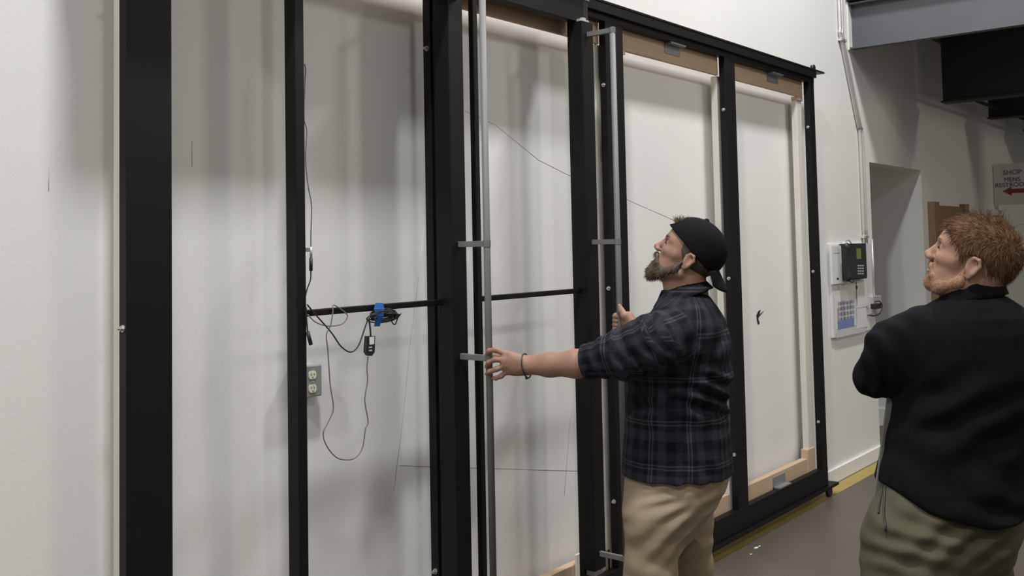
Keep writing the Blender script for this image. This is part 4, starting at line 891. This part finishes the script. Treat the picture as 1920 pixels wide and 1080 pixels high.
# --- ginger hair, stubble beard, eyes
def reg2(x, y, z):
    g = np.interp(z, [-0.080, -0.055, -0.03, -0.015, 0.0, 0.02, 0.045, 0.065, 0.085, 0.11], [-0.060, -0.048, -0.036, -0.028, 0.018, 0.028, 0.042, 0.066, 0.085, 0.10])
    ear = 0.034-np.sqrt((x+0.008)**2+(z-0.000)**2+0.0*(y)**2)
    return np.maximum(np.maximum(x-g, -0.078-z)*0.8, np.where(np.abs(y) > 0.05, ear, -1.0))
hs2, V = hair_shell(H2, 'hair', (0.106, 0.082, 0.094), (-0.004, 0, 0.046), (-0.14, -0.11, -0.09), (0.13, 0.11, 0.17), reg2, MT['red_hair'], M2, 0.003, 0.0008)
me = hs2.data; nv = np.empty(len(me.vertices)*3, np.float32); me.vertices.foreach_get('normal', nv); nv = nv.reshape(-1, 3)
lc_ = H2.local(V); up = np.clip((lc_[:, 2]-0.03)/0.08, 0, 1)[:, None]
cmb = up*(0.75*H2.f+0.1*H2.u-0.25*H2.l)+(1-up)*(-0.9*H2.u-0.35*H2.f); cmb = cmb-nv*(cmb*nv).sum(1)[:, None]; dirs = nv*0.13+cmb
pick = np.random.RandomState(2).permutation(len(V))[:9000]
strands('hair_strands', V[pick]-nv[pick]*0.002, dirs[pick], 0.022, 0.0007, MT['red_hair'], hs2, 0.12, seed=3)['kind'] = 'stuff'
top = np.random.RandomState(12).permutation(np.where((lc_[:, 2] > 0.125))[0])[:160]
strands('hair_strands', V[top], nv[top]*0.6+0.4*H2.f, 0.036, 0.0006, MT['red_hair'], hs2, 0.45, seed=13)['kind'] = 'stuff'
cs = [H2(x, y, z) for x in (-0.05, 0.14) for y in (-0.10, 0.10) for z in (-0.13, 0.02)]
lo, hi = bounds(cs, 0.01); F = Field(lo, hi, 0.003)
F.ell(H2(0.047, 0, -0.052), H2.R, np.array((0.051, 0.048, 0.042)), 0.01); F.chain([H2(0.072, 0, -0.070), H2(0.081, 0, -0.073)], [0.019, 0.0175], 0.015)
for y in (1, -1):
    F.chain([H2(0.008, y*0.062, -0.012), H2(0.010, y*0.058, -0.042), H2(0.058, y*0.032, -0.075)], [0.008, 0.014, 0.017], 0.015)
    F.chain([H2(0.096, y*0.004, -0.020), H2(0.090, y*0.024, -0.026), H2(0.082, y*0.030, -0.048)], [0.0065, 0.0065, 0.008], 0.008)
    F.ell(H2(0.072, y*0.055, -0.014), H2.R, np.array((0.036, 0.03, 0.026)), 0.012, 's')
F.ell(H2(0.106, 0, -0.034), H2.R, np.array((0.018, 0.018, 0.0065)), 0.005, 's')
me, V = F.mesh('beard'); bd2 = link('beard', me, MT['ginger_beard'], M2, True)
nv = np.empty(len(me.vertices)*3, np.float32); me.vertices.foreach_get('normal', nv); nv = nv.reshape(-1, 3)
pick = np.random.RandomState(8).permutation(len(V))[:2500]
strands('beard_strands', V[pick], nv[pick]*0.5-H2.u*0.7, 0.004, 0.0005, MT['ginger_beard'], bd2, 0.3, seed=9)['kind'] = 'stuff'
for y in (1, -1):
    e = bmesh.new(); bmesh.ops.create_uvsphere(e, u_segments=12, v_segments=8, radius=0.0062, matrix=Matrix.Translation(Vector(H2(0.0845, y*0.033, 0.0295)))); link('eye', bm_done(e, 'eye'), MT['eye'], M2, True)
    tube('eyebrow', spline([H2(0.094, y*0.016, 0.048), H2(0.090, y*0.032, 0.053), H2(0.078, y*0.046, 0.049)]), 0.0032, MT['ginger_beard'], M2, n=8)
# flat grey bar held under the folded arms
gb = [P(1673, 716, ZR+0.03), P(1640, 965, ZR+0.02)]; gdir = _unit(gb[1]-gb[0]); gs = RH
bm = bmesh.new()
for p in (gb[0]-gdir*0.03, gb[0]+gdir*0.75):
    for sx, sy in ((-1, -1), (1, -1), (1, 1), (-1, 1)): bm.verts.new(p+gs*0.0075*sx+VH*0.005*sy)
bm.verts.ensure_lookup_table(); v = bm.verts
for f in ((0, 1, 2, 3), (7, 6, 5, 4), (0, 4, 5, 1), (1, 5, 6, 2), (2, 6, 7, 3), (3, 7, 4, 0)): bm.faces.new([v[i] for i in f])
bar = link('metal_bar', bm_done(bm, 'metal_bar'), MT['alu'], None)
tag(recenter(bar), 'flat grey metal bar hanging from the folded arms of the red haired man', 'bar')
